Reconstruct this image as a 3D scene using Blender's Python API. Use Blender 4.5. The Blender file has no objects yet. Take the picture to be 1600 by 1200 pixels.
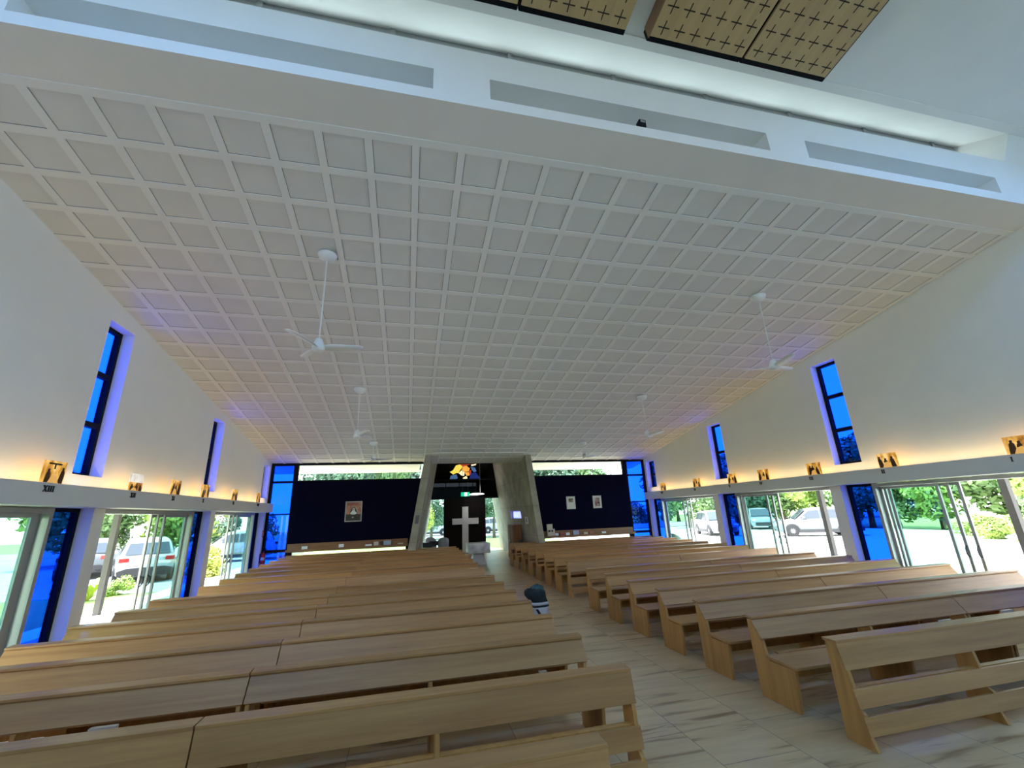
import bpy, bmesh, math, random
from mathutils import Vector, Matrix
SC = bpy.context.scene
COL = SC.collection
R = random.Random(7)
PI = math.pi

# ------------------------------------------------------------------ camera
F_PX = 665.41
cam_d = bpy.data.cameras.new('camera'); cam = bpy.data.objects.new('camera', cam_d); COL.objects.link(cam)
cam_d.sensor_fit = 'HORIZONTAL'; cam_d.sensor_width = 36.0; cam_d.lens = 36.0 * F_PX / 1600.0
cam_d.clip_start = 0.05; cam_d.clip_end = 400
RI = Vector((0.9736160943881415, -0.22499051852529856, -0.038091564973086176))
DN = Vector((0.02956236547832642, 0.28988327697112914, -0.9566053273319178))
FW = Vector((0.22626923629982804, 0.9302402659024157, 0.28888627589086974))
m3 = Matrix((RI, -DN, -FW)).transposed()
cam.matrix_world = Matrix.Translation((0, 0, 2.15)) @ m3.to_4x4()
SC.camera = cam

# ------------------------------------------------------------------ sky, sun, exposure
SC.view_settings.view_transform = 'Standard'; SC.view_settings.look = 'None'
SC.view_settings.gamma = 1.0; SC.view_settings.use_curve_mapping = False
SC.view_settings.exposure = 2.62
w = bpy.data.worlds.new('sky'); SC.world = w; w.use_nodes = True
nt = w.node_tree; nt.nodes.clear()
tc = nt.nodes.new('ShaderNodeTexCoord'); sp = nt.nodes.new('ShaderNodeSeparateXYZ')
cr = nt.nodes.new('ShaderNodeValToRGB'); bg = nt.nodes.new('ShaderNodeBackground'); wo = nt.nodes.new('ShaderNodeOutputWorld')
nt.links.new(tc.outputs['Generated'], sp.inputs[0]); nt.links.new(sp.outputs[2], cr.inputs[0])
cr.color_ramp.elements[0].position = 0.0; cr.color_ramp.elements[0].color = (1.0, 0.985, 0.96, 1)
cr.color_ramp.elements[1].position = 0.9; cr.color_ramp.elements[1].color = (0.62, 0.78, 1.0, 1)
nt.links.new(cr.outputs[0], bg.inputs[0]); nt.links.new(bg.outputs[0], wo.inputs[0])
bg.inputs[1].default_value = 1.45
sun_d = bpy.data.lights.new('sun', 'SUN'); sun = bpy.data.objects.new('sun', sun_d); COL.objects.link(sun)
sun_d.energy = 3.0; sun_d.angle = math.radians(0.6); sun_d.color = (1.0, 0.96, 0.88)
_sd = Vector((-0.24, 0.16, 0.95)).normalized()          # towards the sun
sun.rotation_euler = _sd.to_track_quat('Z', 'Y').to_euler()
cyc = SC.cycles
cyc.max_bounces = 9; cyc.diffuse_bounces = 6; cyc.glossy_bounces = 3; cyc.transmission_bounces = 4
cyc.transparent_max_bounces = 20; cyc.caustics_reflective = False; cyc.caustics_refractive = False
cyc.use_denoising = True
cyc.sample_clamp_indirect = 6.0


def portal(loc, size, direction):
    d = bpy.data.lights.new('sky_portal', 'AREA'); d.shape = 'RECTANGLE'; d.size, d.size_y = size
    d.cycles.is_portal = True
    o = bpy.data.objects.new('sky_portal', d); COL.objects.link(o); o.location = loc
    o.rotation_euler = Vector(direction).to_track_quat('-Z', 'Z' if abs(direction[2]) < .9 else 'Y').to_euler()
    o['kind'] = 'helper'


# ------------------------------------------------------------------ materials
def new_mat(name):
    m = bpy.data.materials.new(name); m.use_nodes = True
    return m, m.node_tree, m.node_tree.nodes['Principled BSDF']


def mat(name, col, rough=0.6, metal=0.0, spec=0.5, emit=None, estr=0.0, noise=0.0, nscale=8.0, coat=0.0):
    m, t, b = new_mat(name)
    b.inputs['Base Color'].default_value = (*col, 1); b.inputs['Roughness'].default_value = rough
    b.inputs['Metallic'].default_value = metal; b.inputs['Specular IOR Level'].default_value = spec
    b.inputs['Coat Weight'].default_value = coat
    if emit: b.inputs['Emission Color'].default_value = (*emit, 1); b.inputs['Emission Strength'].default_value = estr
    if noise > 0:
        tc = t.nodes.new('ShaderNodeTexCoord'); n = t.nodes.new('ShaderNodeTexNoise'); n.inputs['Scale'].default_value = nscale
        n.inputs['Detail'].default_value = 5
        r = t.nodes.new('ShaderNodeValToRGB')
        r.color_ramp.elements[0].position = 0.3; r.color_ramp.elements[1].position = 0.7
        r.color_ramp.elements[0].color = (*[c * (1 - noise) for c in col], 1)
        r.color_ramp.elements[1].color = (*[min(1, c * (1 + noise)) for c in col], 1)
        t.links.new(tc.outputs['Object'], n.inputs['Vector']); t.links.new(n.outputs[0], r.inputs[0]); t.links.new(r.outputs[0], b.inputs['Base Color'])
    return m


def wood(name, c1, c2, axis=0, rough=0.42, scale=1.0):
    m, t, b = new_mat(name)
    tc = t.nodes.new('ShaderNodeTexCoord'); mp = t.nodes.new('ShaderNodeMapping'); oi = t.nodes.new('ShaderNodeObjectInfo')
    sc = [14 * scale, 14 * scale, 14 * scale]; sc[axis] = 0.7 * scale
    mp.inputs['Scale'].default_value = sc
    add = t.nodes.new('ShaderNodeVectorMath'); add.operation = 'ADD'
    mul = t.nodes.new('ShaderNodeMath'); mul.operation = 'MULTIPLY'; mul.inputs[1].default_value = 37.0
    t.links.new(oi.outputs['Random'], mul.inputs[0]); t.links.new(mp.outputs[0], add.inputs[0]); t.links.new(mul.outputs[0], add.inputs[1])
    n = t.nodes.new('ShaderNodeTexNoise'); n.inputs['Scale'].default_value = 1.0; n.inputs['Detail'].default_value = 6; n.inputs['Roughness'].default_value = .62
    n.inputs['Distortion'].default_value = 0.25
    t.links.new(tc.outputs['Object'], mp.inputs[0]); t.links.new(add.outputs[0], n.inputs['Vector'])
    r = t.nodes.new('ShaderNodeValToRGB'); r.color_ramp.elements[0].position = .32; r.color_ramp.elements[1].position = .7
    r.color_ramp.elements[0].color = (*c1, 1); r.color_ramp.elements[1].color = (*c2, 1)
    t.links.new(n.outputs[0], r.inputs[0])
    # board to board variation
    hs = t.nodes.new('ShaderNodeHueSaturation'); mr = t.nodes.new('ShaderNodeMapRange'); mr.inputs[3].default_value = .88; mr.inputs[4].default_value = 1.12
    t.links.new(oi.outputs['Random'], mr.inputs[0]); t.links.new(mr.outputs[0], hs.inputs['Value']); t.links.new(r.outputs[0], hs.inputs['Color'])
    t.links.new(hs.outputs[0], b.inputs['Base Color']); b.inputs['Roughness'].default_value = rough
    return m


def glass(name, col, gloss=0.08, rough=0.0):
    m = bpy.data.materials.new(name); m.use_nodes = True; t = m.node_tree; t.nodes.clear()
    tr = t.nodes.new('ShaderNodeBsdfTransparent'); tr.inputs[0].default_value = (*col, 1)
    gl = t.nodes.new('ShaderNodeBsdfGlossy'); gl.inputs['Roughness'].default_value = rough
    lw = t.nodes.new('ShaderNodeFresnel'); lw.inputs[0].default_value = 1.35
    mx = t.nodes.new('ShaderNodeMixShader'); ml = t.nodes.new('ShaderNodeMath'); ml.operation = 'MULTIPLY'; ml.inputs[1].default_value = gloss / 0.08
    o = t.nodes.new('ShaderNodeOutputMaterial')
    ge = t.nodes.new('ShaderNodeNewGeometry'); iv = t.nodes.new('ShaderNodeMath'); iv.operation = 'SUBTRACT'; iv.inputs[0].default_value = 1.0
    m2 = t.nodes.new('ShaderNodeMath'); m2.operation = 'MULTIPLY'          # the far face of a pane adds no second reflection
    t.links.new(ge.outputs['Backfacing'], iv.inputs[1]); t.links.new(lw.outputs[0], ml.inputs[0])
    t.links.new(ml.outputs[0], m2.inputs[0]); t.links.new(iv.outputs[0], m2.inputs[1]); t.links.new(m2.outputs[0], mx.inputs[0])
    t.links.new(tr.outputs[0], mx.inputs[1]); t.links.new(gl.outputs[0], mx.inputs[2]); t.links.new(mx.outputs[0], o.inputs[0])
    return m


def floor_mat():
    m, t, b = new_mat('sandstone_tiles')
    tc = t.nodes.new('ShaderNodeTexCoord'); br = t.nodes.new('ShaderNodeTexBrick')
    mp0 = t.nodes.new('ShaderNodeMapping'); mp0.inputs['Rotation'].default_value = (0, 0, PI / 2); mp0.inputs['Location'].default_value = (0.35, 2.9, 0)
    t.links.new(tc.outputs['Object'], mp0.inputs[0]); t.links.new(mp0.outputs[0], br.inputs['Vector'])
    br.inputs['Scale'].default_value = 1.0; br.inputs['Brick Width'].default_value = 1.2; br.inputs['Row Height'].default_value = 0.8
    br.inputs['Mortar Size'].default_value = 0.004; br.inputs['Bias'].default_value = 0.0; br.offset = 0.5
    br.inputs['Color1'].default_value = (0, 0, 0, 1); br.inputs['Color2'].default_value = (1, 1, 1, 1); br.inputs['Mortar'].default_value = (.5, .5, .5, 1)
    mp = t.nodes.new('ShaderNodeMapping'); mp.inputs['Rotation'].default_value = (0, 0, math.radians(-38)); mp.inputs['Scale'].default_value = (0.8, 6.5, 1)
    ad = t.nodes.new('ShaderNodeVectorMath'); ad.operation = 'ADD'; ml = t.nodes.new('ShaderNodeVectorMath'); ml.operation = 'SCALE'; ml.inputs['Scale'].default_value = 9.0
    t.links.new(br.outputs['Color'], ml.inputs[0]); t.links.new(tc.outputs['Object'], mp.inputs[0]); t.links.new(mp.outputs[0], ad.inputs[0]); t.links.new(ml.outputs[0], ad.inputs[1])
    n = t.nodes.new('ShaderNodeTexNoise'); n.inputs['Scale'].default_value = 1.3; n.inputs['Detail'].default_value = 4; n.inputs['Distortion'].default_value = .5
    t.links.new(ad.outputs[0], n.inputs['Vector'])
    r = t.nodes.new('ShaderNodeValToRGB'); e = r.color_ramp.elements
    e[0].position = .27; e[0].color = (.265, .15, .068, 1); e[1].position = .72; e[1].color = (.62, .465, .27, 1)
    k = e.new(.42); k.color = (.53, .39, .22, 1); k2 = e.new(.36); k2.color = (.37, .25, .135, 1)
    t.links.new(n.outputs[0], r.inputs[0])
    hs = t.nodes.new('ShaderNodeHueSaturation'); mr = t.nodes.new('ShaderNodeMapRange'); mr.inputs[3].default_value = .9; mr.inputs[4].default_value = 1.08
    t.links.new(br.outputs['Color'], mr.inputs[0]); t.links.new(mr.outputs[0], hs.inputs['Value']); t.links.new(r.outputs[0], hs.inputs['Color'])
    mx = t.nodes.new('ShaderNodeMix'); mx.data_type = 'RGBA'; mx.inputs[7].default_value = (.22, .18, .14, 1)
    t.links.new(br.outputs['Fac'], mx.inputs[0]); t.links.new(hs.outputs[0], mx.inputs[6]); t.links.new(mx.outputs[2], b.inputs['Base Color'])
    b.inputs['Roughness'].default_value = .32
    return m


def concrete_mat():
    m, t, b = new_mat('board_marked_concrete')
    tc = t.nodes.new('ShaderNodeTexCoord'); n = t.nodes.new('ShaderNodeTexNoise'); n.inputs['Scale'].default_value = 1.6; n.inputs['Detail'].default_value = 7
    t.links.new(tc.outputs['Object'], n.inputs['Vector'])
    r = t.nodes.new('ShaderNodeValToRGB'); r.color_ramp.elements[0].position = .3; r.color_ramp.elements[1].position = .75
    r.color_ramp.elements[0].color = (.30, .27, .20, 1); r.color_ramp.elements[1].color = (.52, .48, .38, 1)
    t.links.new(n.outputs[0], r.inputs[0])
    sx = t.nodes.new('ShaderNodeSeparateXYZ'); t.links.new(tc.outputs['Object'], sx.inputs[0])
    cb = t.nodes.new('ShaderNodeCombineXYZ'); t.links.new(sx.outputs[1], cb.inputs[0]); t.links.new(sx.outputs[2], cb.inputs[1])
    br = t.nodes.new('ShaderNodeTexBrick'); t.links.new(cb.outputs[0], br.inputs['Vector']); br.inputs['Scale'].default_value = 1; br.inputs['Brick Width'].default_value = 2.4
    br.inputs['Row Height'].default_value = 1.2; br.inputs['Mortar Size'].default_value = .008
    br.inputs['Color1'].default_value = (1, 1, 1, 1); br.inputs['Color2'].default_value = (.9, .9, .9, 1); br.inputs['Mortar'].default_value = (.6, .6, .6, 1)
    mx = t.nodes.new('ShaderNodeMix'); mx.data_type = 'RGBA'; mx.blend_type = 'MULTIPLY'; mx.inputs[0].default_value = 1
    t.links.new(r.outputs[0], mx.inputs[6]); t.links.new(br.outputs['Color'], mx.inputs[7]); t.links.new(mx.outputs[2], b.inputs['Base Color'])
    b.inputs['Roughness'].default_value = .8
    return m


def leaf_mat(name, a, c):
    m, t, b = new_mat(name)
    tc = t.nodes.new('ShaderNodeTexCoord'); n = t.nodes.new('ShaderNodeTexNoise'); n.inputs['Scale'].default_value = 2.2; n.inputs['Detail'].default_value = 3
    r = t.nodes.new('ShaderNodeValToRGB'); r.color_ramp.elements[0].position = .35; r.color_ramp.elements[1].position = .65
    r.color_ramp.elements[0].color = (*a, 1); r.color_ramp.elements[1].color = (*c, 1)
    t.links.new(tc.outputs['Object'], n.inputs['Vector']); t.links.new(n.outputs[0], r.inputs[0]); t.links.new(r.outputs[0], b.inputs['Base Color'])
    b.inputs['Roughness'].default_value = .55
    b.inputs['Transmission Weight'].default_value = 0.0
    return m


def panel_art(name, cols, scale, emit=0.0, band=None, seed=0.0, alpha=1.0):
    """picture on a small panel: figures as warped cells, colours of its own"""
    m, t, b = new_mat(name)
    tc = t.nodes.new('ShaderNodeTexCoord'); oi = t.nodes.new('ShaderNodeObjectInfo')
    ad = t.nodes.new('ShaderNodeVectorMath'); ad.operation = 'ADD'; ml = t.nodes.new('ShaderNodeMath'); ml.operation = 'MULTIPLY'; ml.inputs[1].default_value = 23.0
    t.links.new(oi.outputs['Random'], ml.inputs[0]); t.links.new(tc.outputs['Object'], ad.inputs[0]); t.links.new(ml.outputs[0], ad.inputs[1])
    mp = t.nodes.new('ShaderNodeMapping'); mp.inputs['Scale'].default_value = (1, 1.5, .8); t.links.new(ad.outputs[0], mp.inputs[0])
    n = t.nodes.new('ShaderNodeTexNoise'); n.inputs['Scale'].default_value = scale; n.inputs['Detail'].default_value = 2.5; n.inputs['Distortion'].default_value = .25
    t.links.new(mp.outputs[0], n.inputs['Vector'])
    r = t.nodes.new('ShaderNodeValToRGB'); e = r.color_ramp.elements
    e[0].position = .34; e[0].color = (*cols[0], 1); e[1].position = .66; e[1].color = (*cols[-1], 1)
    for i, c in enumerate(cols[1:-1]):
        k = e.new(.34 + .32 * (i + 1) / (len(cols) - 1)); k.color = (*c, 1)
    t.links.new(n.outputs[0], r.inputs[0]); t.links.new(r.outputs[0], b.inputs['Base Color'])
    if emit: t.links.new(r.outputs[0], b.inputs['Emission Color']); b.inputs['Emission Strength'].default_value = emit
    b.inputs['Roughness'].default_value = .25
    return m


M = {}
M['white'] = mat('white_plaster', (.85, .84, .80), .85, noise=.015, nscale=2)
M['ceil_tile'] = mat('ceiling_tile', (.76, .75, .72), .9, noise=.02, nscale=3)
M['ceil_bar'] = mat('ceiling_bar', (.86, .85, .82), .8)
M['shelf'] = mat('shelf_paint', (.72, .72, .70), .7, noise=.01, nscale=2)
M['alu'] = mat('grey_aluminium', (.42, .43, .42), .4, metal=.35)
M['alu_lt'] = mat('pale_aluminium', (.43, .44, .43), .35, metal=.3)
M['black'] = mat('black_frame', (.004, .004, .007), .6, spec=.15)
M['navy'] = mat('navy_fabric', (.002, .002, .014), .95, spec=.1)
M['blue_glass'] = glass('blue_glass', (.035, .18, .76), .05)
M['clear'] = glass('clear_glass', (.965, .985, .98), .07)
M['teal'] = glass('door_glass', (.80, .895, .89), .09)
M['lantern_glass'] = glass('lantern_glass', (.40, .44, .45), .06)
M['added_back_glass'] = glass('added_sanctuary_glass', (.57, .63, .70), .05)
M['sky_glass'] = glass('added_skylight_glass', (.42, .68, 1.0), .05)
_m = bpy.data.materials.new('frosted_lilac'); _m.use_nodes = True; _t = _m.node_tree; _t.nodes.clear()
_a = _t.nodes.new('ShaderNodeBsdfTranslucent'); _a.inputs[0].default_value = (.42, .45, .95, 1); _o = _t.nodes.new('ShaderNodeOutputMaterial'); _t.links.new(_a.outputs[0], _o.inputs[0])
M['frost'] = _m
M['grey_glass'] = glass('grey_glass', (.66, .76, .77), .06)
M['high_glass'] = glass('high_glass', (.84, .90, .91), .06)
M['dark_glass'] = glass('smoked_glass', (.006, .007, .012), .05)
M['floor'] = floor_mat()
M['concrete'] = concrete_mat()
M['oak'] = wood('light_oak', (.335, .164, .056), (.465, .262, .095), 0)
M['oak_end'] = wood('light_oak_end', (.375, .185, .05), (.51, .28, .082), 2)
M['timber'] = wood('red_timber', (.16, .065, .02), (.27, .12, .04), 0)
M['cabinet'] = wood('cabinet_timber', (.19, .07, .02), (.32, .13, .04), 2)
M['ply'] = wood('raft_ply', (.45, .31, .145), (.56, .40, .195), 1, .5, .5)
M['ply_side'] = wood('raft_ply_side', (.20, .10, .045), (.28, .15, .07), 1, .5, .5)
M['slot'] = mat('cut_slot', (.035, .02, .012), .9)
M['fan'] = mat('fan_white', (.82, .83, .83), .3)
M['marble'] = panel_art('veined_marble', [(.45, .45, .48), (.74, .73, .72), (.8, .79, .78)], 2.2)
M['door_dark'] = wood('dark_door', (.006, .0035, .0025), (.012, .007, .005), 2, .7); M['door_dark'].node_tree.nodes['Principled BSDF'].inputs['Specular IOR Level'].default_value = .15
M['cross'] = mat('cross_pale', (.72, .70, .67), .6, noise=.06, nscale=4)
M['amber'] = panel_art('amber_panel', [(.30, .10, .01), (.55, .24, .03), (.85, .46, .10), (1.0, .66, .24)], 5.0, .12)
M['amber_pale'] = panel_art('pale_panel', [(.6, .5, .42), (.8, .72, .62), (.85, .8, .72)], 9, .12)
M['umber'] = mat('umber_figures', (.085, .025, .005), .4)
M['honey'] = mat('honey_figure', (.80, .45, .13), .4, emit=(.8, .42, .1), estr=.10)
M['numeral'] = mat('numeral_black', (.012, .012, .014), .5)
M['led'] = mat('warm_led', (1, .9, .7), .5, emit=(1.0, .70, .30), estr=3.5)
M['red'] = mat('extinguisher_red', (.55, .02, .02), .35)
M['paper'] = mat('white_paper', (.82, .83, .85), .7)
M['card'] = mat('buff_card', (.55, .50, .42), .7)
M['bluebook'] = mat('blue_booklet', (.30, .40, .55), .6)
M['redbook'] = mat('red_booklet', (.28, .09, .07), .6)
M['chair_dark'] = mat('chair_dark', (.03, .03, .035), .5)
M['chair_grey'] = mat('chair_grey', (.50, .54, .52), .5)
M['chair_cream'] = mat('chair_cream', (.62, .56, .46), .5)
M['bag_dark'] = mat('dark_cloth', (.012, .022, .028), .85, noise=.5, nscale=12)
M['bag_teal'] = mat('teal_cloth', (.03, .09, .11), .85, noise=.5, nscale=16)
M['bag_white'] = mat('white_fabric', (.55, .56, .62), .7)
M['exit_green'] = mat('exit_green', (.0, .25, .12), .5, emit=(.0, .30, .15), estr=.35)
M['exit_white'] = mat('exit_white', (.9, .95, .92), .5, emit=(.8, 1, .9), estr=.9)
M['lamp_white'] = mat('lamp_white', (.95, .95, .95), .4, emit=(1, 1, .97), estr=2.0)
M['niche'] = mat('niche_blue', (.26, .30, .72), .6)
M['pic_frame'] = mat('pale_frame', (.42, .38, .34), .4)
M['asphalt'] = mat('road_grey', (.30, .30, .30), .9, noise=.08, nscale=1)
M['drive'] = mat('pale_paving', (.74, .73, .69), .9, noise=.05, nscale=1.5)
M['lawn'] = mat('lawn_green', (.16, .27, .05), .9, noise=.35, nscale=6)
M['leaf_a'] = leaf_mat('leaf_bright', (.14, .25, .035), (.33, .44, .08))
M['leaf_b'] = leaf_mat('leaf_mid', (.06, .13, .035), (.17, .27, .085))
M['leaf_c'] = leaf_mat('leaf_cool', (.05, .11, .06), (.13, .22, .13))
M['leaf_y'] = leaf_mat('leaf_yellow', (.26, .33, .04), (.50, .50, .10))
M['bark'] = mat('bark', (.14, .11, .08), .9, noise=.3, nscale=6)
M['car_white'] = mat('car_white', (.40, .42, .44), .35, spec=.4)
M['car_silver'] = mat('car_silver', (.13, .145, .155), .4, spec=.3)
M['car_grey'] = mat('car_grey', (.20, .22, .25), .25, metal=.3, coat=.6)
M['car_glass'] = mat('car_glass', (.025, .035, .045), .08, spec=.8)
M['plastic'] = mat('black_plastic', (.02, .02, .022), .6)
M['tyre'] = mat('tyre', (.018, .018, .018), .8)
M['rim'] = mat('alloy_rim', (.60, .61, .62), .3, metal=.6)
M['lampred'] = mat('tail_red', (.5, .02, .02), .2)
M['lampclear'] = mat('lamp_clear', (.75, .78, .8), .1)
M['post'] = mat('post_grey', (.075, .068, .062), .7, noise=.05, nscale=4)
M['eave'] = mat('eave_white', (.80, .80, .78), .8)


# ------------------------------------------------------------------ mesh builder
class MB:
    def __init__(s): s.v = []; s.f = []; s.sm = []

    def add(s, vs, fs, smooth=False):
        o = len(s.v); s.v += [tuple(p) for p in vs]
        for f in fs: s.f.append([i + o for i in f]); s.sm.append(smooth)
        return s

    def box(s, x0, x1, y0, y1, z0, z1):
        x0, x1 = min(x0, x1), max(x0, x1); y0, y1 = min(y0, y1), max(y0, y1); z0, z1 = min(z0, z1), max(z0, z1)
        v = [(x, y, z) for x in (x0, x1) for y in (y0, y1) for z in (z0, z1)]
        return s.add(v, [(0, 1, 3, 2), (4, 6, 7, 5), (0, 4, 5, 1), (2, 3, 7, 6), (0, 2, 6, 4), (1, 5, 7, 3)])

    def hexa(s, a, b):
        """two quads (lists of four points, same order) joined as a solid"""
        return s.add(list(a) + list(b), [(3, 2, 1, 0), (4, 5, 6, 7), (0, 1, 5, 4), (1, 2, 6, 5), (2, 3, 7, 6), (3, 0, 4, 7)])

    def prism(s, pts, a, b, axis='x', smooth=False):
        """profile of 2-D points extruded: axis x -> pts are (y,z); y -> (x,z); z -> (x,y)"""
        n = len(pts)
        g = {'x': lambda p, k: (k, p[0], p[1]), 'y': lambda p, k: (p[0], k, p[1]), 'z': lambda p, k: (p[0], p[1], k)}[axis]
        v = [g(p, a) for p in pts] + [g(p, b) for p in pts]
        s.add(v, [list(range(n))[::-1], list(range(n, 2 * n))])
        for i in range(n): s.add([], [])
        o = len(s.v) - 2 * n
        for i in range(n): s.f.append([o + i, o + (i + 1) % n, o + n + (i + 1) % n, o + n + i]); s.sm.append(smooth)
        return s

    def tube(s, path, r, n=8, caps=True):
        path = [Vector(p) for p in path]; rings = []
        rr = r if isinstance(r, (list, tuple)) else [r] * len(path)
        for i, p in enumerate(path):
            d = (path[min(i + 1, len(path) - 1)] - path[max(i - 1, 0)]).normalized()
            q = d.to_track_quat('Z', 'Y')
            rings.append([p + q @ Vector((rr[i] * math.cos(2 * PI * k / n), rr[i] * math.sin(2 * PI * k / n), 0)) for k in range(n)])
        v = [q for g in rings for q in g]; f = []
        for i in range(len(rings) - 1):
            for k in range(n): f.append((i * n + k, i * n + (k + 1) % n, (i + 1) * n + (k + 1) % n, (i + 1) * n + k))
        s.add(v, f, True)
        if caps: s.add(rings[0], [list(range(n))[::-1]]); s.add(rings[-1], [list(range(n))])
        return s

    def lathe(s, prof, c=(0, 0, 0), n=20, axis='z', sy=1.0):
        v = []
        for r, z in prof:
            for k in range(n):
                a = 2 * PI * k / n; x, y = r * math.cos(a), r * math.sin(a) * sy
                p = {'z': (x, y, z), 'y': (x, z, y), 'x': (z, x, y)}[axis]
                v.append((p[0] + c[0], p[1] + c[1], p[2] + c[2]))
        f = []
        for i in range(len(prof) - 1):
            for k in range(n): f.append((i * n + k, i * n + (k + 1) % n, (i + 1) * n + (k + 1) % n, (i + 1) * n + k))
        s.add(v, f, True)
        o = len(s.v) - len(v)
        for i in (0, len(prof) - 1):
            if prof[i][0] > 1e-4: s.f.append([o + i * n + k for k in range(n)]); s.sm.append(False)
        return s

    def build(s, name, material, parent=None, bevel=0.0):
        me = bpy.data.meshes.new(name); me.from_pydata(s.v, [], [f for f in s.f if f])
        me.polygons.foreach_set('use_smooth', [q for q, f in zip(s.sm, s.f) if f]); me.materials.append(material)
        bm = bmesh.new(); bm.from_mesh(me)
        bmesh.ops.remove_doubles(bm, verts=bm.verts, dist=1e-5)
        bmesh.ops.recalc_face_normals(bm, faces=bm.faces); bm.to_mesh(me); bm.free(); me.update()
        o = bpy.data.objects.new(name, me); COL.objects.link(o)
        if parent: o.parent = parent
        if bevel:
            b = o.modifiers.new('bevel', 'BEVEL'); b.width = bevel; b.segments = 2; b.limit_method = 'ANGLE'
        return o


def thing(name, label, cat, loc=(0, 0, 0), rz=0.0, group=None):
    o = bpy.data.objects.new(name, None); COL.objects.link(o); o.location = loc; o.rotation_euler = (0, 0, rz)
    o.empty_display_size = .1
    return tag(o, label, cat, group)


def tag(o, label, cat, group=None):
    o['label'] = label; o['category'] = cat
    if group: o['group'] = group
    elif 'group' in o: del o['group']
    return o


def struct(name, mb, material, parent=None, bevel=0.0):
    o = mb.build(name, material, parent, bevel)
    if parent is None: o['kind'] = 'structure'
    return o


def sroot(name, loc=(0, 0, 0)):
    o = bpy.data.objects.new(name, None); COL.objects.link(o); o.location = loc; o['kind'] = 'structure'; return o


def dup(root, loc=None, rz=None, label=None, group=None):
    c = root.copy(); COL.objects.link(c)
    if loc is not None: c.location = loc
    if rz is not None: c.rotation_euler = (0, 0, rz)
    if label: c['label'] = label
    if group: c['group'] = group
    for ch in list(root.children):
        d = ch.copy(); COL.objects.link(d); d.parent = c
        for g in list(ch.children):
            e = g.copy(); COL.objects.link(e); e.parent = d
    return c


# ------------------------------------------------------------------ room dimensions
XL, XR = -5.31, 10.85          # inner wall faces
YF = 18.65                     # far wall
Y0, ZC0 = 4.4826, 6.823        # near edge of the nave ceiling
TS = math.tan(math.radians(9.862))
CS = math.cos(math.radians(9.862))
def zc(y): return ZC0 - TS * (y - Y0)
def zf(y): return 0.1 * min(1, max(0, (y - 10.0) / 6.0))       # floor rises gently towards the entrance
WT = 0.30
PIL = [4.45, 9.12, 13.79, 18.46]      # near face of each pillar
WTOP = {4.45: 6.50, 9.12: 5.74, 13.79: 4.98, 18.46: 4.21}

# floor
b = MB()
b.add([(XL - .6, -7.2, 0), (XR + .6, -7.2, 0), (XR + .6, 10, 0), (XL - .6, 10, 0), (XR + .6, 16, .1), (XL - .6, 16, .1), (XR + .6, 27.5, .1), (XL - .6, 27.5, .1)],
      [(0, 1, 2, 3), (3, 2, 4, 5), (5, 4, 6, 7)])
b.add([(XL - .6, -7.2, -.3), (XR + .6, -7.2, -.3), (XR + .6, 27.5, -.3), (XL - .6, 27.5, -.3)], [(0, 3, 2, 1)])
struct('floor', b, M['floor'])

# nave ceiling: tiles with proud bars, roof above
b = MB()
b.hexa([(XL - .4, Y0, ZC0), (XR + .4, Y0, ZC0), (XR + .4, YF + .3, zc(YF + .3)), (XL - .4, YF + .3, zc(YF + .3))],
       [(XL - .4, Y0, ZC0 + .3), (XR + .4, Y0, ZC0 + .3), (XR + .4, YF + .3, zc(YF + .3) + .3), (XL - .4, YF + .3, zc(YF + .3) + .3)])
ceil = struct('ceiling', b, M['ceil_tile'])
b = MB(); PR = 0.016; BW = .05
for k in range(0, 27):
    x = -4.855 + .6 * k
    if x > XR - .05: break
    b.hexa([(x - BW, Y0, ZC0 - PR), (x + BW, Y0, ZC0 - PR), (x + BW, YF, zc(YF) - PR), (x - BW, YF, zc(YF) - PR)],
           [(x - BW, Y0, ZC0 + .01), (x + BW, Y0, ZC0 + .01), (x + BW, YF, zc(YF) + .01), (x - BW, YF, zc(YF) + .01)])
for k in range(0, 25):
    y = Y0 + .04 + k * .6 * CS
    if y > YF - .02: break
    for (xa, xb) in ((XL, XR),):
        ya, yb = y - BW, y + BW
        b.hexa([(xa, ya, zc(ya) - PR + .001), (xb, ya, zc(ya) - PR + .001), (xb, yb, zc(yb) - PR + .001), (xa, yb, zc(yb) - PR + .001)],
               [(xa, ya, zc(ya) + .01), (xb, ya, zc(ya) + .01), (xb, yb, zc(yb) + .01), (xa, yb, zc(yb) + .01)])
b.build('ceiling_grid', M['ceil_bar'], ceil)
b = MB(); GW = .007                                   # dark grey strips painting in the shadow lines along the bars
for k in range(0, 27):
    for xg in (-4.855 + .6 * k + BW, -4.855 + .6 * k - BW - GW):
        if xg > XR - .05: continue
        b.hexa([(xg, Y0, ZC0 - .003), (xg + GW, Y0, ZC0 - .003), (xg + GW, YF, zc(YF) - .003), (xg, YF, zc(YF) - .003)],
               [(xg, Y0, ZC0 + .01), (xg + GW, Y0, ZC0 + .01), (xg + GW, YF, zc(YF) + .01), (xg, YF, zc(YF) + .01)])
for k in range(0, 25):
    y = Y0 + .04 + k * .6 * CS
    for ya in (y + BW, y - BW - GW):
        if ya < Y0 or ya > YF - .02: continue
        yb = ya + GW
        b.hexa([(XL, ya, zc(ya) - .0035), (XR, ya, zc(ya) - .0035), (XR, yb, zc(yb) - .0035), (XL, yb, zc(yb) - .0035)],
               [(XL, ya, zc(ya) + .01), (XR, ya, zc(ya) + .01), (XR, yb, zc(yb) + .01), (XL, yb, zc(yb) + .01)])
b.build('painted_shadow_line', mat('painted_shadow_line', (.25, .25, .24), .9), ceil)


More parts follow.
